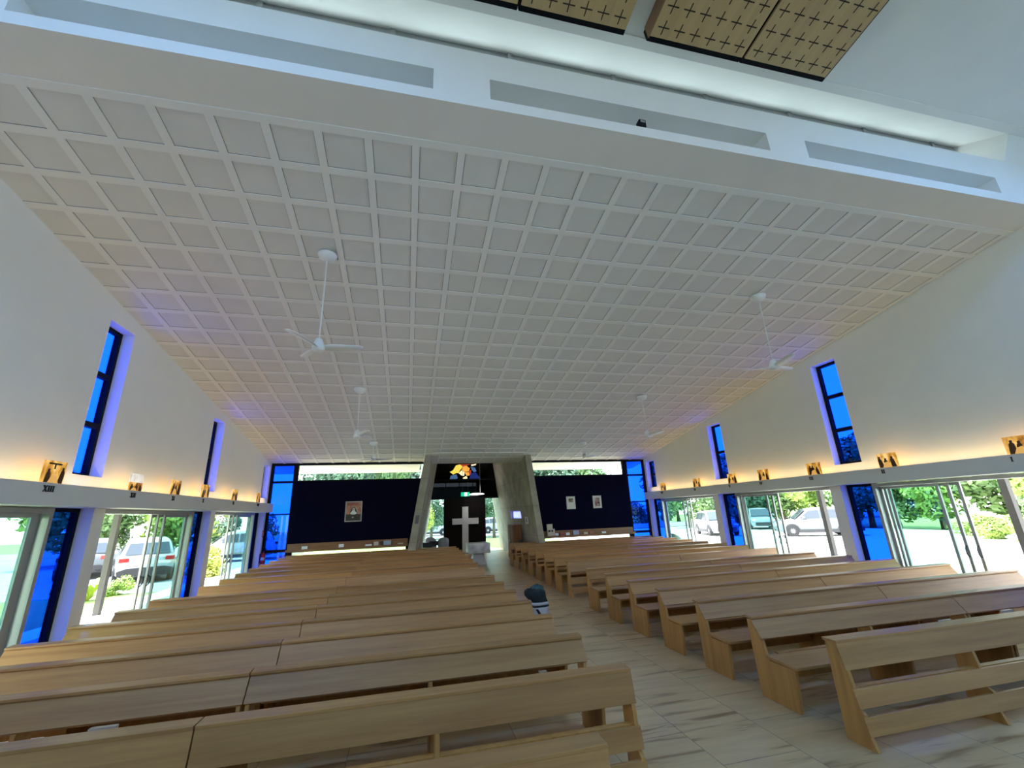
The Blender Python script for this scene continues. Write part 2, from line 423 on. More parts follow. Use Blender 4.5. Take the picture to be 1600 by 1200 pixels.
def side_wall(name, xi, s):
    """xi inner face, s = -1 left / +1 right (outwards)"""
    xo = xi + s * WT; b = MB()

    def piece(y0, y1, z0, z1=None):
        t0, t1 = (z1, z1) if z1 is not None else (zc(y0) + .25, zc(y1) + .25)
        q = lambda x: [(x, y0, z0), (x, y1, z0), (x, y1, t1), (x, y0, t0)]
        b.hexa(q(xi), q(xo))
    # sanctuary part
    b.box(xi, xo, -7.2, 0.0, 0, 10.4); b.box(xi, xo, 0.0, 3.73, 0, 9.4)
    b.box(xi, xo, 3.73, 4.45, 6.5, 9.2)
    for p in PIL:
        a = p - .72
        top = WTOP[p]
        if p > 5:
            piece(prev, a, 2.50)
        piece(a, p, 2.50, 3.02 if p > 5 else 6.5)
        if p > 5: piece(a, p, top)
        # pillar below
        b.box(xi, xo, p, min(p + .3, YF), 0, 2.5)
        prev = p
    piece(PIL[-1], YF, 2.5)
    # wall below by the sanctuary, before the first blue glass
    struct(name, b, M['white'])


side_wall('wall_left', XL, -1); side_wall('wall_right', XR, 1)

# ------------------------------------------------------------------ side windows, blue glass strips, sliding doors
wn = [0]; dn = [0]


def blue_window(y0, y1, z0, z1, xi, s, transoms):
    wn[0] += 1
    r = sroot('window_%d' % wn[0])
    fx0, fx1 = xi + s * .20, xi + s * .30
    b = MB(); fw = .06
    b.box(fx0, fx1, y0, y0 + fw, z0, z1); b.box(fx0, fx1, y1 - fw, y1, z0, z1)
    b.box(fx0, fx1, y0 + fw, y1 - fw, z0, z0 + fw); b.box(fx0, fx1, y0 + fw, y1 - fw, z1 - fw, z1)
    for t in transoms: b.box(fx0, fx1, y0 + fw, y1 - fw, t - .045, t + .045)
    b.build('window_frame', M['black'], r)
    g = MB(); gx = xi + s * .27
    zs = [z0 + fw] + [v for t in transoms for v in (t - .045, t + .045)] + [z1 - fw]
    for i in range(0, len(zs), 2): g.box(gx - .005, gx + .005, y0 + fw, y1 - fw, zs[i], zs[i + 1])
    g.build('window_pane', M['blue_glass'], r)


def d_handle(x, y, z, s, parent):
    b = MB(); n = 8
    pts = [(x, y, z - .11)] + [(x - s * (.055 * math.sin(PI * k / n) ** .6 if 0 < k < n else 0), y, z - .11 + .22 * k / n) for k in range(1, n)] + [(x, y, z + .11)]
    b.tube(pts, .011, 8); b.build('door_handle', M['plastic'], parent)


def sliding_door(y0, y1, xi, s, split):
    dn[0] += 1
    r = sroot('door_%d' % dn[0])
    xa, xb = xi + s * .10, xi + s * .30
    zt = 2.49; zb = max(zf(y0), 0)
    b = MB()
    b.box(xa, xb, y0, y0 + .05, zb, zt); b.box(xa, xb, y1 - .07, y1, zb, zt); b.box(xa, xb, y0 + .05, y1 - .07, zt - .075, zt)
    b.box(xa, xb, y0 + .05, y1 - .07, zb - .01, zb + .02)
    b.build('door_frame', M['alu'], r)
    ym = y0 + (y1 - y0) * split
    for i in range(3):
        x = xi + s * (.135 + .055 * (2 - i)); a = ym + .16 * i; e = y1 - .07 - .13 * i
        fw = .055; f = MB()
        f.box(x - .02, x + .02, a, a + fw, zb + .02, zt - .08); f.box(x - .02, x + .02, e - fw, e, zb + .02, zt - .08)
        f.box(x - .02, x + .02, a + fw, e - fw, zt - .14, zt - .08); f.box(x - .02, x + .02, a + fw, e - fw, zb + .02, zb + .11)
        p = f.build('door_panel', M['alu_lt'], r)
        MB().box(x - .004, x + .004, a + fw, e - fw, zb + .11, zt - .14).build('door_glass', M['teal'], p)
        if i < 2: d_handle(x - s * .02, a + fw / 2, 1.05 + zb, s, p)


for xi, s in ((XL, -1), (XR, 1)):
    for i, p in enumerate(PIL):
        if i > 0:
            blue_window(p - .72, p, 3.02, WTOP[p], xi, s, {1: [3.02 + .9, 3.02 + 1.81], 2: [3.98], 3: [3.6]}[i])
        blue_window(p - .72, p, zf(p - .7), 2.5, xi, s, [])
        if i < 3: sliding_door(p + .3, PIL[i + 1] - .72, xi, s, .47 if i == 2 else .54)

# shelf over the doors
def wall_shelf(name, xi, s):
    b = MB(); xo = xi - s * .30
    b.box(xi, xo, 1.5, 18.35, 2.50, 2.81)
    struct(name, b, M['shelf'], bevel=.006)


wall_shelf('trim_1', XL, -1); wall_shelf('trim_2', XR, 1)

# ------------------------------------------------------------------ far wall
def far_glass(xa, xb):
    wn[0] += 1
    r = sroot('window_%d' % wn[0]); b = MB(); za, zt = .1, zc(YF)
    b.box(xa, xa + .09, YF - .02, YF + .12, za, zt); b.box(xb - .07, xb, YF - .02, YF + .12, za, zt)
    for z, h in ((3.63, .04), (2.42, .025), (1.10, .05), (zt - .05, .05), (.13, .04)): b.box(xa + .09, xb - .07, YF - .02, YF + .12, z - h, z + h)
    b.build('window_frame', M['black'], r)
    g = MB(); zs = [.17, 1.05, 1.15, 2.395, 2.445, 3.59, 3.67, zt - .1]
    for i in range(0, 8, 2): g.box(xa + .09, xb - .07, YF + .04, YF + .05, zs[i], zs[i + 1])
    g.build('window_pane', M['blue_glass'], r)


far_glass(XL, -4.42); far_glass(9.86, XR)


YP, YE = 17.75, 25.0
def lx(z): return -.15 + .160 * z            # outer face of the left portal wall
def rx(z): return 5.56 - .120 * z
TH = .26




def far_bay(side, xa, xb, x0, x1):
    """navy wall with clerestory above, timber ledge and low window below"""
    zt = zc(YF)
    sl = lambda za, zb_: [(xa, za), (lx(za) + .1, za), (lx(zb_) + .1, zb_), (xa, zb_)] if side == 'left' else [(rx(za) - .1, za), (xb, za), (xb, zb_), (rx(zb_) - .1, zb_)]
    b = MB(); b.prism(sl(1.30, 3.62), YF - .06, YF + .12, 'y'); struct('wall_back_' + side, b, M['navy'])
    wn[0] += 1
    r = sroot('window_%d' % wn[0]); f = MB()
    f.prism(sl(3.62, 3.68), YF - .02, YF + .1, 'y'); f.prism(sl(zt - .09, zt), YF - .02, YF + .1, 'y')
    if side == 'left': f.box(xa, xa + .1, YF - .02, YF + .1, 3.68, zt - .09)
    else: f.box(xb - .14, xb, YF - .02, YF + .1, 3.68, zt - .09)
    xm = (xa + xb) / 2; 
    f.build('window_frame', M['black'], r)
    MB().prism(sl(3.68, zt - .09), YF + .03, YF + .04, 'y').build('window_pane', M['high_glass'], r)
    wn[0] += 1
    r = sroot('window_%d' % wn[0]); f = MB()
    f.prism(sl(.1, .22), YF - .02, YF + .1, 'y'); f.prism(sl(1.02, 1.30), YF - .02, YF + .1, 'y')
    f.box(xa if side == 'left' else 5.3, x0, YF - .02, YF + .1, .22, 1.02); f.box(x1, xb if side == 'right' else .1, YF - .02, YF + .1, .22, 1.02)
    f.build('window_frame', M['black'], r)
    MB().box(x0, x1, YF + .03, YF + .04, .22, 1.02).build('window_pane', M['clear'], r)
    t = thing('display_ledge', 'red-brown timber display ledge under the navy wall %s of the entrance' % side, 'ledge', ((xa + xb) / 2, YF - .2, 1.05))
    L = (xb - xa) / 2
    MB().box(-L, L, .10, .135, .02, .28).build('back_board', M['timber'], t, .004)
    MB().box(-L, L, -.12, .10, .03, .06).build('shelf_board', M['timber'], t, .004)
    MB().box(-L, L, -.14, -.12, -.0, .085).build('front_lip', M['timber'], t, .004)


far_bay('left', -4.42, -.02, -4.27, -.10)
far_bay('right', 5.62, 9.86, 5.72, 9.74)

# concrete portal -------------------------------------------------
def lean(b, fx, t, y0, y1, z0, z1):
    b.hexa([(fx(z0), y0, z0), (fx(z0), y1, z0), (fx(z1), y1, z1), (fx(z1), y0, z1)],
           [(fx(z0) + t, y0, z0), (fx(z0) + t, y1, z0), (fx(z1) + t, y1, z1), (fx(z1) + t, y0, z1)])


def li(z, y): return (.13 + .155 * z) + (.55 + .005 * z) * (y - YP) / (YE - YP)      # inner face, left wall
def ri(z, y): return (5.30 - .12 * z) + (.17 - .03 * z) * (y - YP) / (YE - YP)       # inner face, right wall


def wallseg(b, fo, fi, y0, y1, z0, z1):
    b.hexa([(fo(z0), y0, z0), (fo(z0), y1, z0), (fo(z1), y1, z1), (fo(z1), y0, z1)], [(fi(z0, y0), y0, z0), (fi(z0, y1), y1, z0), (fi(z1, y1), y1, z1), (fi(z1, y0), y0, z1)])


b = MB()
wallseg(b, lx, li, YP, YF + .3, 0, zc(YP) - .02); wallseg(b, lx, li, YF + .3, 27.2, 0, 5.5)
struct('wall_portal_left', b, M['concrete'])
b = MB(); NY0, NY1, NZ0, NZ1 = 20.2, 22.6, 1.84, 2.24
wallseg(b, rx, ri, YP, YF + .3, 0, zc(YP) - .02); wallseg(b, rx, ri, YF + .3, NY0, 0, 5.5); wallseg(b, rx, ri, NY1, 27.2, 0, 5.5)
wallseg(b, rx, ri, NY0, NY1, 0, NZ0); wallseg(b, rx, ri, NY0, NY1, NZ1, 5.5)
struct('wall_portal_right', b, M['concrete'])
# niche window in the right portal wall
wn[0] += 1
r = sroot('window_%d' % wn[0])
b = MB(); x0 = rx(2.04) - .02
b.box(x0 - .02, x0 + .02, NY0, NY0 + .04, NZ0, NZ1); b.box(x0 - .02, x0 + .02, NY1 - .04, NY1, NZ0, NZ1)
b.box(x0 - .02, x0 + .02, NY0 + .04, NY1 - .04, NZ0, NZ0 + .04); b.box(x0 - .02, x0 + .02, NY0 + .04, NY1 - .04, NZ1 - .04, NZ1)
b.build('window_frame', M['alu'], r)
MB().box(x0 - .005, x0 + .005, NY0 + .04, NY1 - .04, NZ0 + .04, NZ1 - .04).build('window_pane', M['frost'], r)
# white soffit of the portal
b = MB()
a = [(lx(4.5) + TH, 17.40, zc(17.4) - .03), (rx(4.5) - TH, 17.40, zc(17.4) - .03), (rx(4.5) - TH, YP, 4.52), (lx(4.5) + TH, YP, 4.52)]
b.hexa(a, [(p[0], p[1], p[2] + .2) for p in a])
a = [(lx(4.5) + TH - .1, YP, 4.52), (rx(4.5) - TH + .1, YP, 4.52), (rx(5.1) - TH + .1, 27.2, 5.24), (lx(5.1) + TH - .1, 27.2, 5.24)]
b.hexa(a, [(p[0], p[1], p[2] + .25) for p in a])
struct('ceiling_portal', b, M['white'])

# entrance screen at the end of the portal
def ix(z, side): return li(z, YE) if side < 0 else ri(z, YE)
dn[0] += 1
ent = sroot('door_%d' % dn[0])
b = MB()
for z in (3.04, 4.07, 5.02): b.box(ix(z, -1), ix(z, 1), YE - .05, YE + .08, z - .04, z + .04)
b.box(1.88, 1.95, YE - .05, YE + .08, .1, 3.0); b.box(4.15, 4.22, YE - .05, YE + .08, .1, 3.0)
b.box(3.02, 3.06, YE - .07, YE + .05, .1, 3.0)
b.build('door_frame', M['black'], ent)
MB().box(1.95, 3.02, YE - .03, YE + .03, .1, 3.0).build('door_leaf', M['door_dark'], ent)
MB().box(3.06, 4.15, YE - .03, YE + .03, .1, 3.0).build('door_leaf', M['door_dark'], ent)
for z0, z1, mm in ((3.08, 4.03, 'dark_glass'), (4.11, 4.98, 'dark_glass')):
    g = MB(); g.hexa([(ix(z0, -1), YE, z0), (ix(z0, 1), YE, z0), (ix(z1, 1), YE, z1), (ix(z1, -1), YE, z1)],
                     [(ix(z0, -1), YE + .01, z0), (ix(z0, 1), YE + .01, z0), (ix(z1, 1), YE + .01, z1), (ix(z1, -1), YE + .01, z1)])
    g.build('transom_glass', M[mm], ent)
for xa, xb, sd in ((.12, 1.88, -1), (4.22, 5.3, 1)):
    g = MB(); z0, z1 = .1, 3.0
    P = lambda y: ([(ix(z0, -1), y, z0), (xb, y, z0), (xb, y, z1), (ix(z1, -1), y, z1)] if sd < 0 else [(xa, y, z0), (ix(z0, 1), y, z0), (ix(z1, 1), y, z1), (xa, y, z1)])
    g.hexa(P(YE), P(YE + .01)); g.build('side_light', M['grey_glass'], ent)

# ------------------------------------------------------------------ bulkhead, lantern and sanctuary
YB = 3.88; ZB = 7.72; YW = 4.42
b = MB()
xe = 10.0
SL = [(-8.7, -4.62), (-3.95, .13), (.815, 4.90), (5.58, 9.55)]
z0, z1 = 6.98, 7.30
b.box(XL, XR, YB, YB + .03, ZC0, z0); b.box(XL, XR, YB, YB + .03, z1, ZB)
xs = [XL] + [v for sl in SL for v in sl if v > XL] + [XR]
if True:
    cuts = [(XL, -4.62), (-3.95, .13), (.815, 4.90), (5.58, 9.55)]
    last = XL
    for a, e in cuts:
        if a > last: b.box(last, a, YB, YB + .03, z0, z1)
        last = e
        # slot: back, top, bottom and end reveals
        b.box(a, e, YB + .36, YB + .40, z0 - .03, z1 + .03)
        b.box(a, e, YB + .03, YB + .36, z0 - .03, z0); b.box(a, e, YB + .03, YB + .36, z1, z1 + .03)
        b.box(a - .03, a, YB + .03, YB + .40, z0 - .03, z1 + .03); b.box(e, e + .03, YB + .03, YB + .40, z0 - .03, z1 + .03)
    b.box(last, XR, YB, YB + .03, z0, z1)
b.box(XL, XR, YB + .03, Y0, ZC0, ZC0 + .05); b.box(XL, XR, YB + .03, YW + .1, ZB - .04, ZB)
b.box(XL, XR, YW + .06, YW + .10, ZC0 + .05, ZB - .04)
# solid end of the lantern well and the slope over it
b.prism([(YB, ZB), (YW + .1, ZB), (YW + .1, 8.75), (3.60, 8.75), (3.60, 8.17), (3.70, 8.17)], xe, XR + .3)
bulk = struct('wall_bulkhead', b, M['white'])
b = MB()
b.hexa([(XL, 3.68, 8.15), (xe + .3, 3.68, 8.15), (xe + .3, YW + .1, 8.62), (XL, YW + .1, 8.62)], [(XL, 3.68, 8.45), (xe + .3, 3.68, 8.45), (xe + .3, YW + .1, 8.90), (XL, YW + .1, 8.90)])
b.box(XL, XR, 3.565, 3.70, 8.15, 8.5)
struct('ceiling_lantern', b, M['white'])
SS = math.tan(math.radians(8.0))
def zs(y): return 8.165 + SS * (3.565 - y)
b = MB()
def slab(x0, x1, ya, yb, up=.3, dz=0.0):
    q = [(x0, ya, zs(ya) + dz), (x1, ya, zs(ya) + dz), (x1, yb, zs(yb) + dz), (x0, yb, zs(yb) + dz)]
    b.hexa(q, [(p[0], p[1], p[2] + up) for p in q])
slab(XL, XR, 3.565, 1.9); slab(XL, XR, 0.3, -7.2)
for xa, xb in ((XL, -4.9), (-.6, 6.2), (10.4, XR)): slab(xa, xb, 1.9, 0.3)
struct('ceiling_sanctuary', b, M['white'])
for xa, xb in ((-4.9, -.6), (6.2, 10.4)):  # invented skylights out of view, added to light the bulkhead face blue
    wn[0] += 1
    b = MB(); slab(xa, xb, 1.9, 0.3, .01, .2); struct('window_%d' % wn[0], b, M['sky_glass'])
    portal(((xa + xb) / 2, 1.1, zs(1.1) + .34), (xb - xa, 1.6), (0, 0, -1))
wn[0] += 1
r = sroot('window_%d' % wn[0]); f = MB()
f.box(XL, xe, YW - .02, YW + .05, 8.40, 8.62); f.box(XL, xe, YW - .05, YW - .02, 8.575, 8.62); f.box(XL, xe, YW - .03, YW + .05, ZB, ZB + .06); f.box(XL, xe, YW - .03, YW - .02, 8.40, 8.50)
for k in range(-3, 9):
    x = -.41 + 1.635 * k
    if XL < x < xe: f.box(x - .03, x + .03, YW - .055, YW + .05, ZB + .06, 8.575)
f.build('window_frame', M['alu'], r)
MB().box(XL, xe, YW, YW + .01, ZB + .06, 8.40).build('window_pane', M['lantern_glass'], r)
# end wall behind the viewer; its high glazing is invented to light the bulkhead
b = MB(); b.box(XL, -4.3, -7.2, -7.0, 0, 9.7); b.box(9.8, XR, -7.2, -7.0, 0, 9.7); b.box(-4.3, 9.8, -7.2, -7.0, 8.6, 9.7); b.box(-4.3, 9.8, -7.2, -7.0, 0, 5.6)
struct('wall_front', b, M['white'])
wn[0] += 1
r = sroot('window_%d' % wn[0]); f = MB()
for k in range(9):
    x = -4.3 + 14.1 * k / 8; f.box(x - .04, x + .04, -7.16, -7.04, 5.6, 8.6)
for z in (5.6, 7.0, 8.56): f.box(-4.3, 9.8, -7.15, -7.05, z, z + .05)
f.build('window_frame', M['alu'], r)
MB().box(-4.3, 9.8, -7.105, -7.095, 5.6, 8.6).build('window_pane', M['added_back_glass'], r)

portal((2.75, -7.25, 7.1), (14.1, 3.0), (0, 1, 0))
portal(((XL + xe) / 2, YW + .12, 8.16), (xe - XL, .8), (0, -1, 0))
for xi, s in ((XL, -1), (XR, 1)):
    portal((xi + s * .75, 11.3, 1.25), (14.6, 2.5), (-s, 0, 0))
portal((2.7, YE + .3, 1.6), (5.0, 3.0), (0, -1, 0))
for xm in (-2.2, 7.7): portal((xm, YF + .25, 4.0), (4.6, .7), (0, -1, 0))

# wooden acoustic rafts under the sanctuary ceiling
def raft(x0, x1, label, side=False):
    y1 = 3.50; y0 = y1 - 2.6; ang = math.atan(SS); L = 2.6 / math.cos(ang)
    t = thing('acoustic_panel', label, 'ceiling panel', (x0, y1, zs(y1) - .012), 0, None)
    W = x1 - x0
    def tilt(o): o.rotation_euler = (-ang, 0, 0)
    bm = MB().box(0, W, -L, 0, -.20, -.0); o = bm.build('backing_frame', M['black'], t); tilt(o)
    bm = MB().box(.0 if side else .014, W - .014 if x1 < 5 else W - .045, -L, -.075, -.235, -.20); o = bm.build('face_board', M['ply'], t); tilt(o)
    if side: bm = MB().box(-.012, .0, -L, -.05, -.235, -.0); o = bm.build('side_board', M['ply_side'], t); tilt(o)
    c = MB(); nx = 6; px = (W - .05) / nx
    for i in range(nx):
        for j in range(int(L / px)):
            cx = .02 + px * (i + .5); cy = -.19 - px * j
            c.box(cx - .078, cx + .078, cy - .007, cy + .007, -.2365, -.234); c.box(cx - .007, cx + .007, cy - .078, cy - .007, -.2365, -.234); c.box(cx - .007, cx + .007, cy + .007, cy + .078, -.2365, -.234)
    o = c.build('cross_cutouts', M['slot'], t); tilt(o)


raft(-.33, 1.09, 'wooden ceiling panel with cross cutouts, far left one cut by the picture edge')
raft(1.11, 2.50, 'wooden ceiling panel with cross cutouts, just left of the open gap')
raft(2.83, 4.23, 'wooden ceiling panel with cross cutouts, just right of the open gap', True)
raft(4.25, 5.66, 'wooden ceiling panel with cross cutouts, rightmost, beside bare white ceiling')

# ------------------------------------------------------------------ pews
def pew_parts(t, L, nsup=3):
    end = [(0, 0), (-.03, .415), (.30, .415), (.345, .45), (.375, .60), (.515, .80), (.575, .80), (.56, .55), (.53, 0)]
    xs = [.03, L / 2, L - .03]
    for x in xs: MB().prism(end, x - .0175, x + .0175).build('end_panel' if x != L / 2 else 'centre_support', M['oak_end'], t, .003)
    MB().prism([(-.07, .420), (.35, .432), (.35, .46), (-.07, .448)], 0, L).build('seat', M['oak'], t, .003)
    MB().prism([(.362, .622), (.388, .607), (.524, .80), (.497, .812)], 0, L).build('backrest', M['oak'], t, .003)
    MB().prism([(.475, .808), (.60, .818), (.60, .840), (.475, .832)], 0, L).build('top_rail', M['oak'], t, .003)
    b = MB()
    for i in range(2): b.box(xs[i] + .0176, xs[i + 1] - .0176, .30, .325, .22, .40)
    b.build('stretcher', M['oak_end'], t)
    MB().prism([(.532, .385), (.60, .385), (.60, .40), (.532, .40)], 0.35, L - .35).build('book_ledge', M['oak_end'], t)


def screen_parts(t, L):
    end = [(0, 0), (.045, .12), (.05, .27), (.095, .30), (.10, .45), (.12, .58), (.185, .815), (.30, .815), (.29, 0)]
    for x in (.03, L / 2, L - .03): MB().prism(end, x - .0175, x + .0175).build('end_panel' if x != L / 2 else 'centre_support', M['oak_end'], t, .003)
    ln = lambda z: .012 + .205 * z
    for z0, z1, nm in ((.60, .825, 'upper_board'), (.31, .455, 'middle_board'), (.11, .25, 'lower_board')):
        MB().prism([(ln(z0) - .012, z0), (ln(z0) + .014, z0), (ln(z1) + .014, z1), (ln(z1) - .012, z1)], 0, L).build(nm, M['oak'], t, .003)
    MB().prism([(.165, .818), (.32, .818), (.32, .842), (.165, .842)], 0, L).build('top_rail', M['oak'], t, .003)
    b = MB()
    b.box(.05, L / 2 - .02, .13, .19, .44, .46); b.box(L / 2 + .02, L - .05, .13, .19, .44, .46)
    b.build('book_ledge', M['oak_end'], t)


ORD = ['first', 'second', 'third', 'fourth', 'fifth', 'sixth', 'seventh']
protos = {}


def place(kind, L, loc, label, group):
    key = (kind, round(L, 3))
    if key not in protos:
        t = thing({'pew': 'pew', 'scr': 'pew_screen'}[kind], label, {'pew': 'pew', 'scr': 'pew screen'}[kind], loc, 0, group)
        (pew_parts if kind == 'pew' else screen_parts)(t, L)
        protos[key] = t
    else: dup(protos[key], loc, 0, label, group)


NEAR = [4.48 + 1.02 * k for k in range(6)]
FAR = [11.98 + .965 * k for k in range(7)]
blocks = {'left': [(-4.65, -1.385, 'window half'), (-1.375, 1.88, 'aisle half')], 'right': [(4.06, 7.35, 'aisle half'), (7.36, 10.58, 'window half')]}
for side, halves in blocks.items():
    for xa, xb, half in halves:
        if side == 'left' : xaf = -4.38 if half == 'window half' else xa
        else: xaf = xa
        place('scr', round(xb - xa, 3), (xa, 3.69, 0), 'slatted oak pew front before the near rows, %s, %s of the aisle' % (half, side), 'slatted pew fronts')
        for k, y in enumerate(NEAR):
            place('pew', round(xb - xa, 3), (xa, y, zf(y + .2)), 'light oak pew, near section %s row behind the front, %s, %s of aisle' % (ORD[k], half, side), 'oak pews in rows')
        place('scr', round(xb - xaf, 3), (xaf, 11.18, zf(11.3)), 'slatted oak pew front before the far rows, %s, %s of the aisle' % (half, side), 'slatted pew fronts')
        for k, y in enumerate(FAR):
            place('pew', round(xb - xaf, 3), (xaf, y, zf(y + .2)), 'light oak pew, far section %s row behind the front, %s, %s of aisle' % (ORD[k], half, side), 'oak pews in rows')
# the board of a further pew front, right under the viewer
place('scr', 3.265, (-2.10, 2.62, 0), 'oak pew front at the bottom edge, closest to the viewer', 'slatted pew fronts')

# papers and booklets left on the pews
def paper(x, y, z, w_, d_, h_, m_, label, rz=0.0, nm='booklet', cat='booklet', grp='papers left on the pews'):
    o = MB().box(-w_ / 2, w_ / 2, -d_ / 2, d_ / 2, 0, h_).build(nm, m_, None, .001); o.location = (x, y, z); o.rotation_euler = (0, 0, rz); tag(o, label, cat, grp)


ps = .4005; py = 4.48 + .565
paper(7.32, py, ps, .40, .05, .115, M['paper'], 'white booklet on the back ledge of the first right pew, the larger one')
paper(8.42, py, ps, .18, .05, .14, M['paper'], 'white booklet on the back ledge of the first right pew, further from the aisle')
paper(-2.50, py, ps, .20, .05, .125, M['paper'], 'small white booklet on the back ledge of the first left pew near its centre')
paper(-3.30, py, ps, .75, .05, .10, M['paper'], 'row of white sheets on the back ledge of the first left pew by the windows')
paper(1.44, py, ps, .08, .05, .12, M['card'], 'small buff card on the back ledge of the first left pew near the aisle')
paper(-4.20, FAR[0] + .12, zf(12.2) + .462, .26, .22, .14, M['paper'], 'white box at the window end of the first far left pew', .0, 'box', 'box')

# ------------------------------------------------------------------ stations, numerals and their light
def numeral(txt, xi, s, yn, zt):
    """black roman numeral fixed under a station; yn near end, reads towards the room"""
    b = MB(); H = .085; x = xi; th = .012; cur = 0.0
    dirn = 1 if s < 0 else -1            # reading direction along +y on the left wall, -y on the right
    def bar(p0, p1, wd):
        p0, p1 = Vector(p0), Vector(p1); d = (p1 - p0).normalized(); n = Vector((-d[1], d[0])) * wd / 2
        q = [p0 - n, p0 + n, p1 + n, p1 - n]
        X0, X1 = x, x - s * th
        b.hexa([(X0, yn + dirn * a[0], zt + a[1]) for a in q], [(X1, yn + dirn * a[0], zt + a[1]) for a in q])
    for ch in txt:
        if ch == 'I':
            bar((cur + .015, 0), (cur + .015, H), .016); bar((cur, .004), (cur + .03, .004), .008); bar((cur, H - .004), (cur + .03, H - .004), .008); cur += .042
        elif ch == 'V':
            bar((cur + .005, H), (cur + .033, 0), .016); bar((cur + .06, H), (cur + .033, 0), .009)
            bar((cur - .008, H - .004), (cur + .02, H - .004), .008); bar((cur + .045, H - .004), (cur + .072, H - .004), .008); cur += .08
        elif ch == 'X':
            bar((cur + .005, H), (cur + .06, 0), .016); bar((cur + .06, H), (cur + .005, 0), .009)
            for c0 in (cur - .006, cur + .044): bar((c0, .004), (c0 + .026, .004), .008); bar((c0, H - .004), (c0 + .026, H - .004), .008)
            cur += .078
    o = b.build('roman_numeral', M['numeral'])
    o.data.transform(Matrix.Translation((-x, -yn, -zt))); o.location = (x, yn, zt)
    tag(o, 'black roman numeral %s on the white ledge over the %s doors' % (txt, 'left' if s < 0 else 'right'), 'numeral', 'station numerals')


def station(txt, xi, s, y0, note):
    xs_ = xi - s * .262
    t = thing('station_panel', 'amber picture panel %s %s standing on the %s ledge' % (txt, note, 'left' if s < 0 else 'right'), 'picture', (xs_, y0 + .21, 2.81), 0, 'amber station panels')
    if txt == 'XII':
        MB().box(-.007, .007, -.21, .21, 0, .155).build('panel', M['amber'], t, .002)
        MB().box(-.007, .007, -.21, .21, .155, .315).build('pale_top', M['amber_pale'], t, .002)
    else:
        MB().box(-.007, .007, -.21, .21, 0, .315).build('panel', M['amber'], t, .002)
        if txt == 'XIII':
            bb = MB(); bb.box(-.011, -s * .0075 if s > 0 else .011, -.13, .11, .262, .285); bb.box(.0071, .011, -.02, .005, .20, .262); bb.build('dark_beam', mat('dark_umber', (.05, .015, .005), .5), t)
    rr = random.Random(sum(map(ord, txt)) * 7 + len(txt)); nf = 2 if len(txt) > 3 else 3
    b = MB(); top = .155 if txt == 'XII' else .315
    for k in range(nf):
        cy = -.13 + .26 * k / (nf - 1) + rr.uniform(-.02, .02); hh = top * rr.uniform(.62, .88); wd = rr.uniform(.045, .065); lean_ = rr.uniform(-.03, .03)
        b.prism([(cy - wd, .005), (cy + wd, .005), (cy + wd * .75 + lean_, hh * .7), (cy + .02 + lean_, hh * .82), (cy - .02 + lean_, hh * .82), (cy - wd * .75 + lean_, hh * .7)], -s * .0072, -s * .0092)
        b.lathe([(.001, -.0012), (.024, -.001), (.024, .001), (.001, .0012)], (-s * .0082, cy + lean_, hh * .9), 10, 'x')
    b.build('dark_figures', M['umber'], t)
    b = MB(); cy = rr.uniform(-.06, .06); b.prism([(cy - .10, .006), (cy + .10, .006), (cy + .05, top * .35), (cy - .03, top * .42)], -s * .0093, -s * .0103); b.build('pale_figure', M['honey'], t)
    numeral(txt, xi - s * .30, s, y0 + (.04 if s < 0 else .38), 2.685)


for txt, y, n in (('XIII', 7.42, 'beside the tall blue window'), ('XII', 9.43, 'with pale upper half'), ('XI', 10.90, 'between two windows'), ('X', 12.37, 'before the second window'),
                  ('IX', 14.32, 'past the second window'), ('VIII', 16.45, 'nearest the far corner')): station(txt, XL, -1, y, n)
for txt, y, n in (('I', 5.14, 'cut by the picture edge'), ('II', 7.40, 'before the tall window'), ('III', 9.30, 'past the tall window'), ('IV', 11.06, 'between two windows'),
                  ('V', 12.42, 'before the second window'), ('VI', 14.33, 'past the second window'), ('VII', 16.62, 'nearest the far corner')): station(txt, XR, 1, y, n)
for xi, s, nm in ((XL, -1, 'left'), (XR, 1, 'right')):
    xa = xi - s * .17
    o = MB().box(xa - .015, xa + .015, 3.0, 18.2, 2.8105, 2.816).build('light_strip', M['led']); tag(o, 'warm light strip lying along the top of the %s ledge' % nm, 'light')

